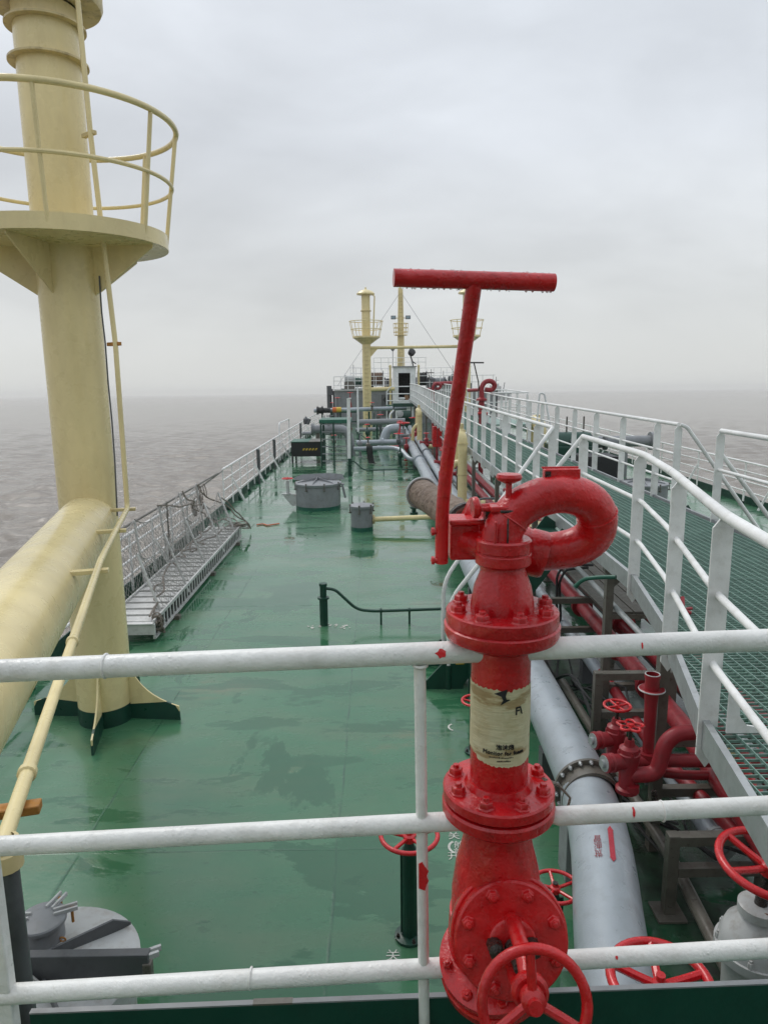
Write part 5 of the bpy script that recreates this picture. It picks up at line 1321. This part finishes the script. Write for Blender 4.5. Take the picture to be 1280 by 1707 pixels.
# ================================================================ FAR FOAM MONITORS
def far_monitor(c, zb, s, label):
    c = V(c); t = thing('foam_monitor', label, 'fire monitor', c, 'far red foam monitors')
    MB().lathe(c, Z_, [(0, 0), (.09, 0), (.09, zb - .5), (.22, zb - .5), (.22, zb - .42), (.10, zb - .42), (.10, zb), (.19, zb), (.19, zb + .06), (.09, zb + .12), (.09, zb + .26), (0, zb + .26)], 20).build('standpipe', 'red_old', t)
    m = zb + .24
    P_ = [c + V((0, 0, m)), c + V((.0, 0, m + .22)), c + V((.12, .02, m + .40)), c + V((.34, .04, m + .42)), c + V((.46, .07, m + .28)), c + V((.36, .10, m + .13)), c + V((.12, .12, m + .14))]
    a, b = smooth_path(P_, [.085 * s] * 7); MB().tube(a, .085, 14).build('curled_pipe', 'red_old', t)
    MB().tube([c + V((.0, .12, m + .14)), c + V((-.35, .9, m + .10))], .06, 12).build('barrel', 'red_old', t)
    MB().tube([c + V((-.1, 0, m + .1)), c + V((-.12, 0, m + .4)), c + V((-.28, 0, m + 1.05))], .022, 8).build('handle_shaft', 'grease', t)
    MB().tube([c + V((-.62, 0, m + 1.07)), c + V((.06, 0, m + 1.06))], .026, 8).build('handle_bar', 'grease', t)
    wheel_mb(c + V((0, -.1, zb - .42)), Z_, .2, .02, 4, .2, .2).build('handwheel', 'red_wheel', t)
    return t
far_monitor((3.66, 25.2, 0), 2.84, 1, 'red foam monitor standing by the catwalk right of the T handle shaft')
t = far_monitor((3.35, 43, 0), 2.6, .9, 'small distant red foam monitor at the forward end of the catwalk')
mb = MB(); mb.cyl((3.4, 43.1, 3.25), (5.4, 44.0, 3.3), .12, 12); mb.build('long_barrel', 'red_old', t)

# ================================================================ FAR VENT MASTS WITH CROSSBEAM
def far_mast(c, label):
    c = V(c); t = thing('vent_mast', label, 'mast', c, 'far cream vent masts')
    MB().lathe(c, Z_, [(0, 0), (.31, 0), (.30, 9.3), (0, 9.3)], 32).build('post', 'cream', t)
    MB().lathe(c, Z_, [(0, 9.28), (.62, 9.34), (.64, 9.42), (.50, 9.56), (.2, 9.68), (.06, 9.72), (.05, 9.85), (0, 9.86)], 32).build('vent_cap', 'cream', t)
    MB().lathe(c, Z_, [(.31, 8.22), (.38, 8.22), (.38, 8.28), (.31, 8.28)], 32).build('collar_ring', 'cream_stained', t)
    MB().lathe(c, Z_, [(.30, 5.95), (.93, 6.40), (.98, 6.40), (.98, 6.52), (.30, 6.52)], 32).build('platform', 'cream', t)
    for z, R in ((7.55, 1.18), (7.0, 1.08)): MB().torus(c + Z_ * z, Z_, R, .028, 40, 6).build('guard_ring', 'cream', t)
    for k in range(10):
        a = 2 * PI * k / 10 + .2; d = V((math.cos(a), math.sin(a), 0)); MB().tube([c + d * .96 + Z_ * 6.5, c + d * 1.18 + Z_ * 7.55], .024, 6).build('guard_post', 'cream', t)
    mb = MB(); mb.tube([c + V((.5, -.3, 6.6)), c + V((.62, -.3, 9.2)), c + V((.45, -.2, 9.38))], .05, 8); mb.build('side_pipe', 'cream', t)
    for k in range(19): MB().box(c + V((0, -.33, .5 + k * .29)), (.34, .05, .03)).build('rung', 'cream_stained', t)
    MB().lathe(c, Z_, [(.34, 0), (.34, .4), (.31, .45)], 32).build('foot_band', 'cream_stained', t)
    return t
A = PY(613, 640, 51.9); B = PY(779, 600, 51.9)
m1 = far_mast((-.68, 51.9, 0), 'far cream vent mast with domed cap, left of the pair joined by a crossbeam')
m2 = far_mast((6.42, 51.9, 0), 'far cream vent mast right of the pair, mostly hidden by the red T handle')
MB().cyl((-.4, 51.9, 5.72), (6.15, 51.9, 5.76), .105, 16).build('crossbeam', 'cream', m1)
mb = MB()
mb.prism([(0, 0), (.5, 0), (0, -.55)], (-.4, 51.9, 5.62), X_, Z_, .1); mb.build('beam_gusset', 'cream', m1)
MB().cyl((-.4, 51.9, 2.82), (1.3, 51.9, 2.86), .14, 16).build('lower_beam', 'cream', m1)

# ================================================================ WHITE DECK HOUSE AT THE CATWALK HEAD
h = thing('deck_house', 'small white steel house with a dark open doorway at the forward end of the catwalk', 'deck house', (2.0, 52.6, 0))
hx0, hx1, hz0, hz1 = 1.22, 2.83, 1.5, 4.38
dx0, dx1, dz0, dz1 = 1.58, 2.42, 1.95, 3.95
mb = MB(); yf = 52.2
mb.box(((hx0 + dx0) / 2, yf, (hz0 + hz1) / 2), (dx0 - hx0, .06, hz1 - hz0)); mb.box(((dx1 + hx1) / 2, yf, (hz0 + hz1) / 2), (hx1 - dx1, .06, hz1 - hz0))
mb.box(((dx0 + dx1) / 2, yf, (dz1 + hz1) / 2), (dx1 - dx0, .06, hz1 - dz1)); mb.box(((dx0 + dx1) / 2, yf, (hz0 + dz0) / 2), (dx1 - dx0, .06, dz0 - hz0))
mb.box((hx0 + .03, yf + 1.1, (hz0 + hz1) / 2), (.06, 2.1, hz1 - hz0)); mb.box((hx1 - .03, yf + 1.1, (hz0 + hz1) / 2), (.06, 2.1, hz1 - hz0)); mb.box(((hx0 + hx1) / 2, yf + 2.18, (hz0 + hz1) / 2), (hx1 - hx0, .06, hz1 - hz0)); mb.box(((hx0 + hx1) / 2, yf + 1.05, .75), (hx1 - hx0 - .3, 1.8, 1.5))
mb.build('walls', 'white_far', h, smooth=False)
MB().box(((hx0 + hx1) / 2, yf + 1.06, hz1 + .02), (hx1 - hx0 + .12, 2.4, .06)).build('roof', 'grey', h, smooth=False)
MB().box(((hx0 + hx1) / 2, yf + 1.0, dz0 - .03), (hx1 - hx0 - .14, 1.9, .04)).build('floor', 'dark_inside', h, smooth=False)
MB().box(((hx0 + hx1) / 2, yf + 1.4, 2.9), (hx1 - hx0 - .2, .04, 2.6)).build('inner_wall', 'dark_inside', h, smooth=False)
mb = MB(); mb.box((1.8, yf + .3, 2.13), (.5, .4, .18)); mb.build('white_sack', 'white_far', h, bevel=.05)
mb = MB(); mb.lathe((2.2, yf + .35, 2.0), Z_, [(0, 0), (.2, 0), (.24, .15), (.18, .35), (0, .4)], 10); mb.build('brown_bundle', 'rope_brown', h)
for x in (1.0, 3.05):
    MB().cyl((x, 52.5, 0), (x, 52.5, 4.35), .07, 12).lathe((x, 52.5, 4.35), Z_, [(.07, 0), (.1, .02), (.08, .15), (0, .2)], 12).build('corner_pipe', 'cream', h)
# rail platform in front of the house
t = thing('catwalk_end_rail', 'white railing with rounded corner across the front of the little white house', 'railing', (1.6, 50.5, 0))
for z in (3.02, 2.52, 2.05): MB().tube([(.70, 50.4, 1.75), (.70, 50.4, z - .35 if z > 2.9 else z), (1.0, 50.3, z), (2.27, 50.2, z)] if z > 2.9 else [(.72, 50.4, z), (2.27, 50.2, z)], .035, 8, fillet=.1).build('rail', 'white_far', t)
MB().tube([(.70, 50.4, 0), (.70, 50.4, 1.9)], .04, 8).build('post', 'white_far', t)
MB().box((1.45, 50.6, 1.72), (1.6, .8, .06)).build('plate', 'green_mid', t, smooth=False)
for x in (.9, 1.25):
    MB().box((x, 50.2, .85), (.09, .09, 1.7)).build('leg', 'grey_dark', t, smooth=False)
t = thing('pump_frame', 'dark green framed pump set below the little white house', 'machinery', (1.9, 44.5, 0))
MB().box((1.75, 45.2, 1.95), (1.5, .8, .22)).build('top_frame', 'green_dark', t, bevel=.02)
MB().cyl((1.3, 44.7, 1.3), (2.1, 44.7, 1.3), .32, 18).box((1.8, 45, .8), (.9, .7, .8)).build('pump', 'green_dark', t); MB().lathe((1.42, 44.35, 1.45), -Y_, [(0, 0), (.22, 0), (.22, .05), (.12, .06), (.12, .12), (0, .12)], 16).build('pale_hub', 'grey_light', t)
for x in (1.05, 2.4): MB().box((x, 44.9, .95), (.09, .09, 1.9)).build('leg', 'grey_dark', t)
mb = MB(); mb.tube([(.75, 42.5, .4), (.75, 42.5, 1.5), (1.0, 42.6, 1.75)], .05, 8, fillet=.2)
tag(mb.build('handrail_pipe', 'white_far', loc=(.75, 42.5, 0)), 'short white bent handrail in front of the dark green pump set', 'handrail')

# ================================================================ FORECASTLE
FO = 58.0; FD = 2.62
fc = thing('forecastle', 'raised grey bow section with front bulkhead at the far end of the deck', 'forecastle', (3.1, FO, 0))
MB().box((3.1, FO + .1, FD / 2), (13.0, .2, FD)).build('bulkhead', 'grey', fc, smooth=False)
mb = MB(); pts = [(-3.5, FO), (-2.4, 65), (-.2, 71), (3.1, 75.5), (6.4, 71), (8.6, 65), (9.7, FO)]
A_ = [mb.bm.verts.new((x, y, FD)) for x, y in pts]; B_ = [mb.bm.verts.new((x, y, 0)) for x, y in pts]; mb.bm.faces.new(A_)
for i in range(6): mb.bm.faces.new((A_[i], A_[i + 1], B_[i + 1], B_[i]))
mb.build('deck_and_sides', 'grey', fc, smooth=False)
for k in range(9): MB().box((-2.9 + k * 1.45, FO - .03, 1.2), (.05, .07, 2.4)).build('stiffener', 'grey', fc, smooth=False)
d_ = MB().box((.75, FO - .03, 1.45), (.75, .06, 1.7)).build('door', 'grey_dark', fc, bevel=.02)
MB().torus((.75, FO - .1, 1.9), Y_, .16, .05, 16, 6).build('door_wheel', 'black', d_)
MB().box((-.6, FO + .0, FD + .06), (5.6, .3, .12)).build('edge_strip', 'grey_light', fc, smooth=False)
MB().box((2.2, FO - .3, 1.25), (3.0, .5, .12)).build('ledge', 'green_mid', fc, smooth=False)
t = thing('forecastle_railing', 'white tube railing along the near edge of the raised bow deck', 'railing', (-3.3, FO, FD))
ring = [(-3.4, FO + .2), (-3.35, FO + .1), (-.5, FO + .1), (1.0, FO + .1)]
for z in (1.12, .78, .42): MB().tube([(x, y, FD + z) for x, y in ring], .028, 6).build('rail', 'white_far', t)
MB().tube([(3.2, FO + .1, FD + 1.12), (9.5, FO + .1, FD + 1.12)], .028, 6).build('rail', 'white_far', t); MB().tube([(3.2, FO + .1, FD + .6), (9.5, FO + .1, FD + .6)], .028, 6).build('rail', 'white_far', t)
for k in range(9): MB().tube([(-3.4 + k * .56, FO + .1, FD), (-3.4 + k * .56, FO + .1, FD + 1.12)], .028, 6).build('post', 'white_far', t)
for k in range(8): MB().tube([(3.4 + k * .85, FO + .1, FD), (3.4 + k * .85, FO + .1, FD + 1.12)], .028, 6).build('post', 'white_far', t)
t = thing('bow_railing', 'thin white railing around the very bow behind the signal mast', 'railing', (3.1, 75, FD))
br_ = [(-2.3, 65), (-.1, 70.9), (3.1, 75.3), (6.3, 70.9), (8.5, 65)]
for z in (1.9, 1.4, .9): MB().tube([(x, y, FD + z) for x, y in br_], .028, 5).build('rail', 'white_far', t)
mb = MB()
for a, b in zip(br_[:-1], br_[1:]):
    for k in range(5): p = lerp((a[0], a[1], FD), (b[0], b[1], FD), k / 5); mb.tube([p, p + Z_ * 1.9], .025, 5)
mb.build('posts', 'white_far', t)
t = thing('port_hose_reel', 'white railed corner with pale round reel on the port corner of the bow deck', 'reel', (-2.9, 60, FD))
MB().lathe((-2.6, 60, FD + .9), X_, [(0, 0), (.5, 0), (.5, .05), (.3, .06), (.3, .7), (.5, .71), (.5, .76), (0, .76)], 20).build('drum', 'grey_light', t); MB().box((-2.2, 60, FD + .35), (.9, .7, .7)).build('stand', 'steel_wet', t)
t = thing('fairlead', 'dark steel fairlead sticking out at the port corner of the bow', 'fairlead', (-3.7, 59, FD - .4)); MB().cyl((-3.85, 59, .9), (-3.85, 59, FD + .4), .20, 12).box((-3.75, 59, FD - .1), (.4, .5, .5)).build('roller', 'grey_dark', t)
# windlasses: drums of rope on dark frames
def winch(c, L, R, label, rope='winch_brown', gr='mooring winches on the bow'):
    c = V(c); t = thing('mooring_winch', label, 'winch', c, gr)
    MB().lathe(c + V((-L / 2, 0, R + .15)), X_, [(0, 0), (R, 0), (R, .06), (R * .4, .06), (R * .4, L - .06), (R, L - .06), (R, L), (0, L)], 24).build('drum_flanges', 'grey_dark', t)
    mb = MB(); prof = [(0, .08)]
    n = 18
    for k in range(n + 1): prof.append((R * .78 + .03 * math.sin(k * 2.4), .08 + (L - .16) * k / n))
    prof.append((0, L - .08)); mb.lathe(c + V((-L / 2, 0, R + .15)), X_, prof, 24); mb.build('wound_rope', rope, t)
    for s in (-1, 1): MB().prism([(-.5, 0), (.5, 0), (.2, R + .3), (-.2, R + .3)], c + V((s * (L / 2 + .12), 0, 0)), Y_, Z_, .1).build('side_frame', 'black', t)
    MB().box(c + V((L / 2 + .45, 0, R * .7)), (.5, .7, R * 1.2)).build('gear_case', 'grey_dark', t, bevel=.05)
    MB().box(c + V((0, 0, .06)), (L + 1.2, 1.0, .12)).build('bed', 'green_dark', t)
    return t
winch((.05, 61.5, FD), 1.1, .72, 'large mooring winch with brown wound rope right of the far left cream mast')
winch((-1.7, 62, FD), 1.5, .50, 'low green and grey mooring winch left of the far cream mast', 'green_dark')
winch((3.9, 62, FD), .8, .70, 'dark mooring winch just right of the little white house', 'rubber')
winch((5.3, 63, FD), 1.3, .45, 'low dark mooring winch on the starboard side of the bow', 'grey')
for i, (x, y, s_, lab) in enumerate(((4.7, 62.5, .6, 'dark capstan lump between the bow winches'), (5.9, 64, .55, 'pale ventilator on the starboard bow'), (6.4, 61, .7, 'dark rounded machinery beside the right cream mast'), (7.6, 62, .6, 'dark machinery at the starboard side of the bow'), (-1.0, 64, .55, 'dark vent head behind the low green winch'))):
    t = thing('bow_machinery', lab, 'machinery', (x, y, FD), 'small machinery on the bow')
    MB().lathe((x, y, FD), Z_, [(0, 0), (s_ * .5, 0), (s_ * .35, s_ * .6), (s_ * .6, s_ * 1.0), (s_ * .55, s_ * 1.5), (0, s_ * 1.8)], 14).box((x + s_ * .4, y, FD + s_ * .4), (s_, s_ * .6, s_ * .8)).build('body', 'grey_dark' if i != 1 else 'grey', t)
    MB().cyl((x, y, FD + s_ * 1.4), (x, y, FD + s_ * 2.8), .025, 6).build('whip', 'grey_dark', t)
# signal mast
sc_ = V((2.12, 62.5, FD))
t = thing('signal_mast', 'cream signal mast with ladder and paired floodlights rising from the bow', 'mast', sc_)
MB().tube([sc_, sc_ + Z_ * 4.2, sc_ + Z_ * 8.4], [.36, .29, .20], 20).build('post', 'cream', t)
MB().cyl(sc_ + Z_ * 8.4, sc_ + Z_ * 8.75, .10, 12).build('mast_head', 'cream', t)
mb = MB()
for k in range(26): mb.box(sc_ + V((0, -.36 + k * .006, .4 + k * .3)), (.26, .06, .03))
for s in (-1, 1): mb.bar(sc_ + V((s * .14, -.38, .2)), sc_ + V((s * .14, -.24, 8.2)), .025, .025, up=Y_)
mb.build('ladder', 'cream_stained', t, smooth=False)
for z, R in ((4.8, .62), (5.15, .62), (5.5, .62)): MB().torus(sc_ + Z_ * z, Z_, R, .03, 28, 6).build('guard_ring', 'cream', t)
mb = MB()
for k in range(8): a = 2 * PI * k / 8; mb.tube([sc_ + V((math.cos(a) * .55, math.sin(a) * .55, 4.55)), sc_ + V((math.cos(a) * .63, math.sin(a) * .63, 5.5))], .02, 5)
mb.lathe(sc_, Z_, [(.25, 4.5), (.56, 4.5), (.56, 4.56), (.25, 4.56)], 24); mb.build('lookout_cage', 'cream', t)
MB().box(sc_ + V((0, 0, 5.95)), (1.2, .06, .06)).build('lamp_arm', 'cream', t)
for s in (-1, 1):
    f = MB().box(sc_ + V((s * .62, -.05, 6.0)), (.42, .22, .30)).build('floodlight', 'grey_dark', t, bevel=.03); MB().box(sc_ + V((s * .62, -.175, 6.0)), (.34, .02, .22)).build('lamp_glass', 'glass', f)
mb = MB(); hz_ = sc_.z + 8.1
for e in ((-3.2, 60, FD + .4), (6.9, 60, FD + .6)):
    mb.tube([V((sc_.x, sc_.y, hz_)), V(e)], .016, 5)
mb.build('stay_wires', 'grey', t)
mb = MB(); mb.tube([sc_ + V((-.7, -.2, 0)), sc_ + V((-.7, -.2, 3.6))], .03, 6); mb.lathe(sc_ + V((-.7, -.2, 3.2)), Z_, [(0, 0), (.05, 0), (.22, .22), (.20, .26), (0, .26)], 12); mb.build('horn', 'grey', t)
t = thing('searchlight', 'black swivelling searchlight on the roof of the little white house', 'searchlight', (2.65, 53.3, 4.4))
MB().lathe((2.48, 53.2, 5.25), V((.3, -.6, .5)), [(0, 0), (.12, 0), (.24, .12), (.26, .4), (.22, .42), (0, .40)], 18).build('lamp', 'black', t)
MB().tube([(2.5, 53.3, 5.2), (2.62, 53.3, 4.85), (2.7, 53.3, 4.42)], .05, 8).tube([(2.62, 53.3, 4.8), (2.9, 53.3, 4.6)], .04, 8).build('bracket', 'grey_dark', t)
t = thing('house_roof_rail', 'thin white railing around the roof of the little white house', 'railing', (2.0, 53.3, 4.42))
for z in (5.15, 4.8): MB().tube([(-.2, 57, z), (3.9, 57, z)], .02, 5).build('rail', 'white_far', t)
mb = MB()
for k in range(8): mb.tube([(-.2 + k * .58, 57, 4.2 if 0 < k else 2.6), (-.2 + k * .58, 57, 5.15)], .02, 5)
mb.build('posts', 'white_far', t)
t = thing('flagpole', 'thin dark jackstaff at the port corner of the bow', 'pole', (-1.9, 60.5, FD)); MB().cyl((-1.9, 60.5, FD), (-1.9, 60.5, FD + 2.1), .03, 6).build('pole', 'grey', t)

# ================================================================ TILT THE SHIP (she trims by the stern)
T = Matrix.Translation(EYE) @ Matrix.Rotation(rad(1.26), 4, 'X') @ Matrix.Translation(-EYE)
for o in list(bpy.data.objects):
    if o.parent is None:
        m0 = Matrix.LocRotScale(o.location, o.rotation_euler, o.scale); m1 = T @ m0
        o.location = m1.to_translation(); o.rotation_euler = m1.to_euler()

# ================================================================ SEA, DISTANT SHIP, HAZE, SKY
SEA = EYE.z - 6.4
import numpy as np
rs = 5.0 * (9500 / 5.0) ** (np.arange(760) / 759.)
fine = np.radians(np.linspace(-52, 52, 620)); coarse = np.radians(np.linspace(52, 308, 52))[1:-1]
th_ = np.concatenate([fine, coarse])
RR_, TT = np.meshgrid(rs, th_, indexing='ij')
sx_ = RR_ * np.sin(TT); sy_ = RR_ * np.cos(TT)
rng = np.random.RandomState(6); hgt = np.zeros_like(sx_)
for i in range(64):
    L_ = .8 * (4.6 / .8) ** rng.rand(); ang = rad(68) + rng.randn() * .55; kx, ky = math.cos(ang) * 2 * PI / L_, math.sin(ang) * 2 * PI / L_
    ph_ = kx * sx_ + ky * sy_ + rng.rand() * 6.28; cell = RR_ * .0105
    hgt += .0092 * L_ ** .7 * (np.sin(ph_) + .25 * np.cos(2 * ph_)) * np.clip((L_ / (2.2 * cell)) - .6, 0, 1)
hgt *= np.clip((RR_ - 5) / 4, 0, 1) * np.clip((6000 - RR_) / 4000, 0, 1)
nr_r, nt_ = sx_.shape
vco = np.stack([sx_, sy_, SEA + hgt], -1).reshape(-1, 3)
ii, jj = np.meshgrid(np.arange(nr_r - 1), np.arange(nt_), indexing='ij'); j2 = (jj + 1) % nt_
q = np.stack([ii * nt_ + jj, ii * nt_ + j2, (ii + 1) * nt_ + j2, (ii + 1) * nt_ + jj], -1).reshape(-1, 4)
sm_ = bpy.data.meshes.new('sea'); nv = len(vco); nf = len(q)
sm_.vertices.add(nv + 1); sm_.vertices.foreach_set('co', np.concatenate([vco, [[0, 0, SEA]]]).ravel())
tri = np.stack([np.full(nt_, nv), (np.arange(nt_) + 1) % nt_, np.arange(nt_)], -1)
sm_.loops.add(nf * 4 + nt_ * 3); sm_.loops.foreach_set('vertex_index', np.concatenate([q[:, ::-1].ravel(), tri[:, ::-1].ravel()]).astype(np.int32))
sm_.polygons.add(nf + nt_); sm_.polygons.foreach_set('loop_start', np.concatenate([np.arange(nf) * 4, nf * 4 + np.arange(nt_) * 3]).astype(np.int32))
sm_.update(calc_edges=True); sm_.validate()
sm_.polygons.foreach_set('use_smooth', [True] * len(sm_.polygons)); sm_.materials.append(MAT['sea_water'])
so_ = bpy.data.objects.new('sea', sm_); COL.objects.link(so_); struct(so_)
def wd(px, py, y):
    d = (T.to_3x3() @ ray(px, py)); return EYE + d * (y / d.y)
DS = 620.
c0 = wd(827, 652, DS); c0.z = SEA
t = thing('distant_ship', 'faint grey ship far off in the haze on the starboard side', 'ship', c0)
mb = MB(); mb.prism([(-6.5, 0), (6.5, 0), (7.5, 5.6), (-7.5, 5.6)], c0 + V((0, 0, 0)), X_, Z_, 60); mb.build('hull', 'grey', t, smooth=False)
MB().box(c0 + V((-1, 0, 8.2)), (8.5, 10, 5.6)).box(c0 + V((-1, 0, 12)), (5.0, 8, 2.4)).box(c0 + V((-5, -10, 7.2)), (3, 3, 4)).build('deck_house', 'grey_light', t, smooth=False)
mb = MB(); mb.cyl(c0 + V((-.3, 0, 12)), c0 + V((-.3, 0, 19)), .35, 8); mb.box(c0 + V((-.3, 0, 16)), (5, .4, .3)); mb.cyl(c0 + V((4.2, -8, 5)), c0 + V((5.6, -8, 14)), .4, 8); mb.cyl(c0 + V((-5.5, -8, 5)), c0 + V((-6.4, -8, 12)), .4, 8); mb.build('masts', 'grey', t)
# haze
mb = MB(); mb.box((0, 0, SEA - 1 + 13), (6400, 6400, 26)); hz = mb.build('haze', 'grey', smooth=False)
hz['kind'] = 'stuff'
m = bpy.data.materials.new('haze_air'); m.use_nodes = True; nt = m.node_tree; nt.nodes.clear()
oo = nt.nodes.new('ShaderNodeOutputMaterial'); pv = nt.nodes.new('ShaderNodeVolumePrincipled'); pv.inputs['Color'].default_value = (1, 1, 1, 1); pv.inputs['Density'].default_value = HAZE; pv.inputs['Anisotropy'].default_value = .8
nt.links.new(pv.outputs[0], oo.inputs['Volume']); hz.data.materials.clear(); hz.data.materials.append(m)

# sky
w = bpy.data.worlds.new('World'); S.world = w; w.use_nodes = True; nt = w.node_tree; nt.nodes.clear(); g = NT(nt)
out = g.n('ShaderNodeOutputWorld'); b1 = g.n('ShaderNodeBackground'); b2 = g.n('ShaderNodeBackground'); mx = g.n('ShaderNodeMixShader')
sky = g.n('ShaderNodeTexSky'); sky.sky_type = 'NISHITA'; sky.sun_disc = False; sky.sun_elevation = rad(52); sky.sun_rotation = rad(-35); sky.dust_density = 4
g.put(b1.inputs[0], sky.outputs[0]); b1.inputs[1].default_value = .08
dirv = nt.nodes['Texture Coordinate'].outputs['Generated']
sp3 = g.n('ShaderNodeSeparateXYZ'); g.put(sp3.inputs[0], dirv); el = sp3.outputs[2]
base = g.mix(g.ramp(el, 0.0, .30), (.635, .648, .632), (.600, .632, .672))
base = g.mix(g.ramp(el, .28, .62), base, (.80, .855, .93))
cl = g.noise(2.1, 6, .55, g.map((1, 1, 2.6), (1.3, 4.2, .4), dirv), .4)
cl2 = g.noise(.9, 4, .5, g.map((1, 1, 3.2), (3.3, 2.2, 1.4), dirv), .3)
k = g.m('MULTIPLY', g.m('ADD', g.ramp(cl, .30, .72, -.5, .5), g.ramp(cl2, .35, .65, -.5, .5)), g.ramp(el, .0, .12, .0, .24))

vm_ = g.n('ShaderNodeVectorMath', operation='SCALE'); g.put(vm_.inputs[0], base); g.put(vm_.inputs[3], g.m('ADD', 1.0, g.m('MULTIPLY', k, 1.0)))
g.put(b2.inputs[0], vm_.outputs[0]); b2.inputs[1].default_value = 1.17
mx.inputs[0].default_value = .93
nt.links.new(b1.outputs[0], mx.inputs[1]); nt.links.new(b2.outputs[0], mx.inputs[2]); nt.links.new(mx.outputs[0], out.inputs[0])

sun = bpy.data.lights.new('Sun', 'SUN'); sun.energy = 1.0; sun.angle = rad(22); sun.color = (1, .965, .91)
so = bpy.data.objects.new('Sun', sun); COL.objects.link(so)
sd_ = V((-math.sin(rad(35)) * math.cos(rad(52)), math.cos(rad(35)) * math.cos(rad(52)), math.sin(rad(52))))
so.rotation_euler = sd_.to_track_quat('Z', 'Y').to_euler()

cam = bpy.data.cameras.new('Camera'); co = bpy.data.objects.new('Camera', cam); COL.objects.link(co)
cam.sensor_fit = 'VERTICAL'; cam.sensor_height = 24; cam.lens = 24 * FPX / 1707.; cam.clip_start = .05; cam.clip_end = 20000
mm = T @ (Matrix.Translation(EYE) @ CM.to_4x4()); co.location = mm.to_translation(); co.rotation_euler = mm.to_euler()
S.camera = co
S.view_settings.view_transform = 'Standard'; S.view_settings.look = 'None'; S.view_settings.exposure = 0; S.view_settings.gamma = 1
S.render.engine = 'CYCLES'
try: S.cycles.volume_bounces = 2
except Exception: pass
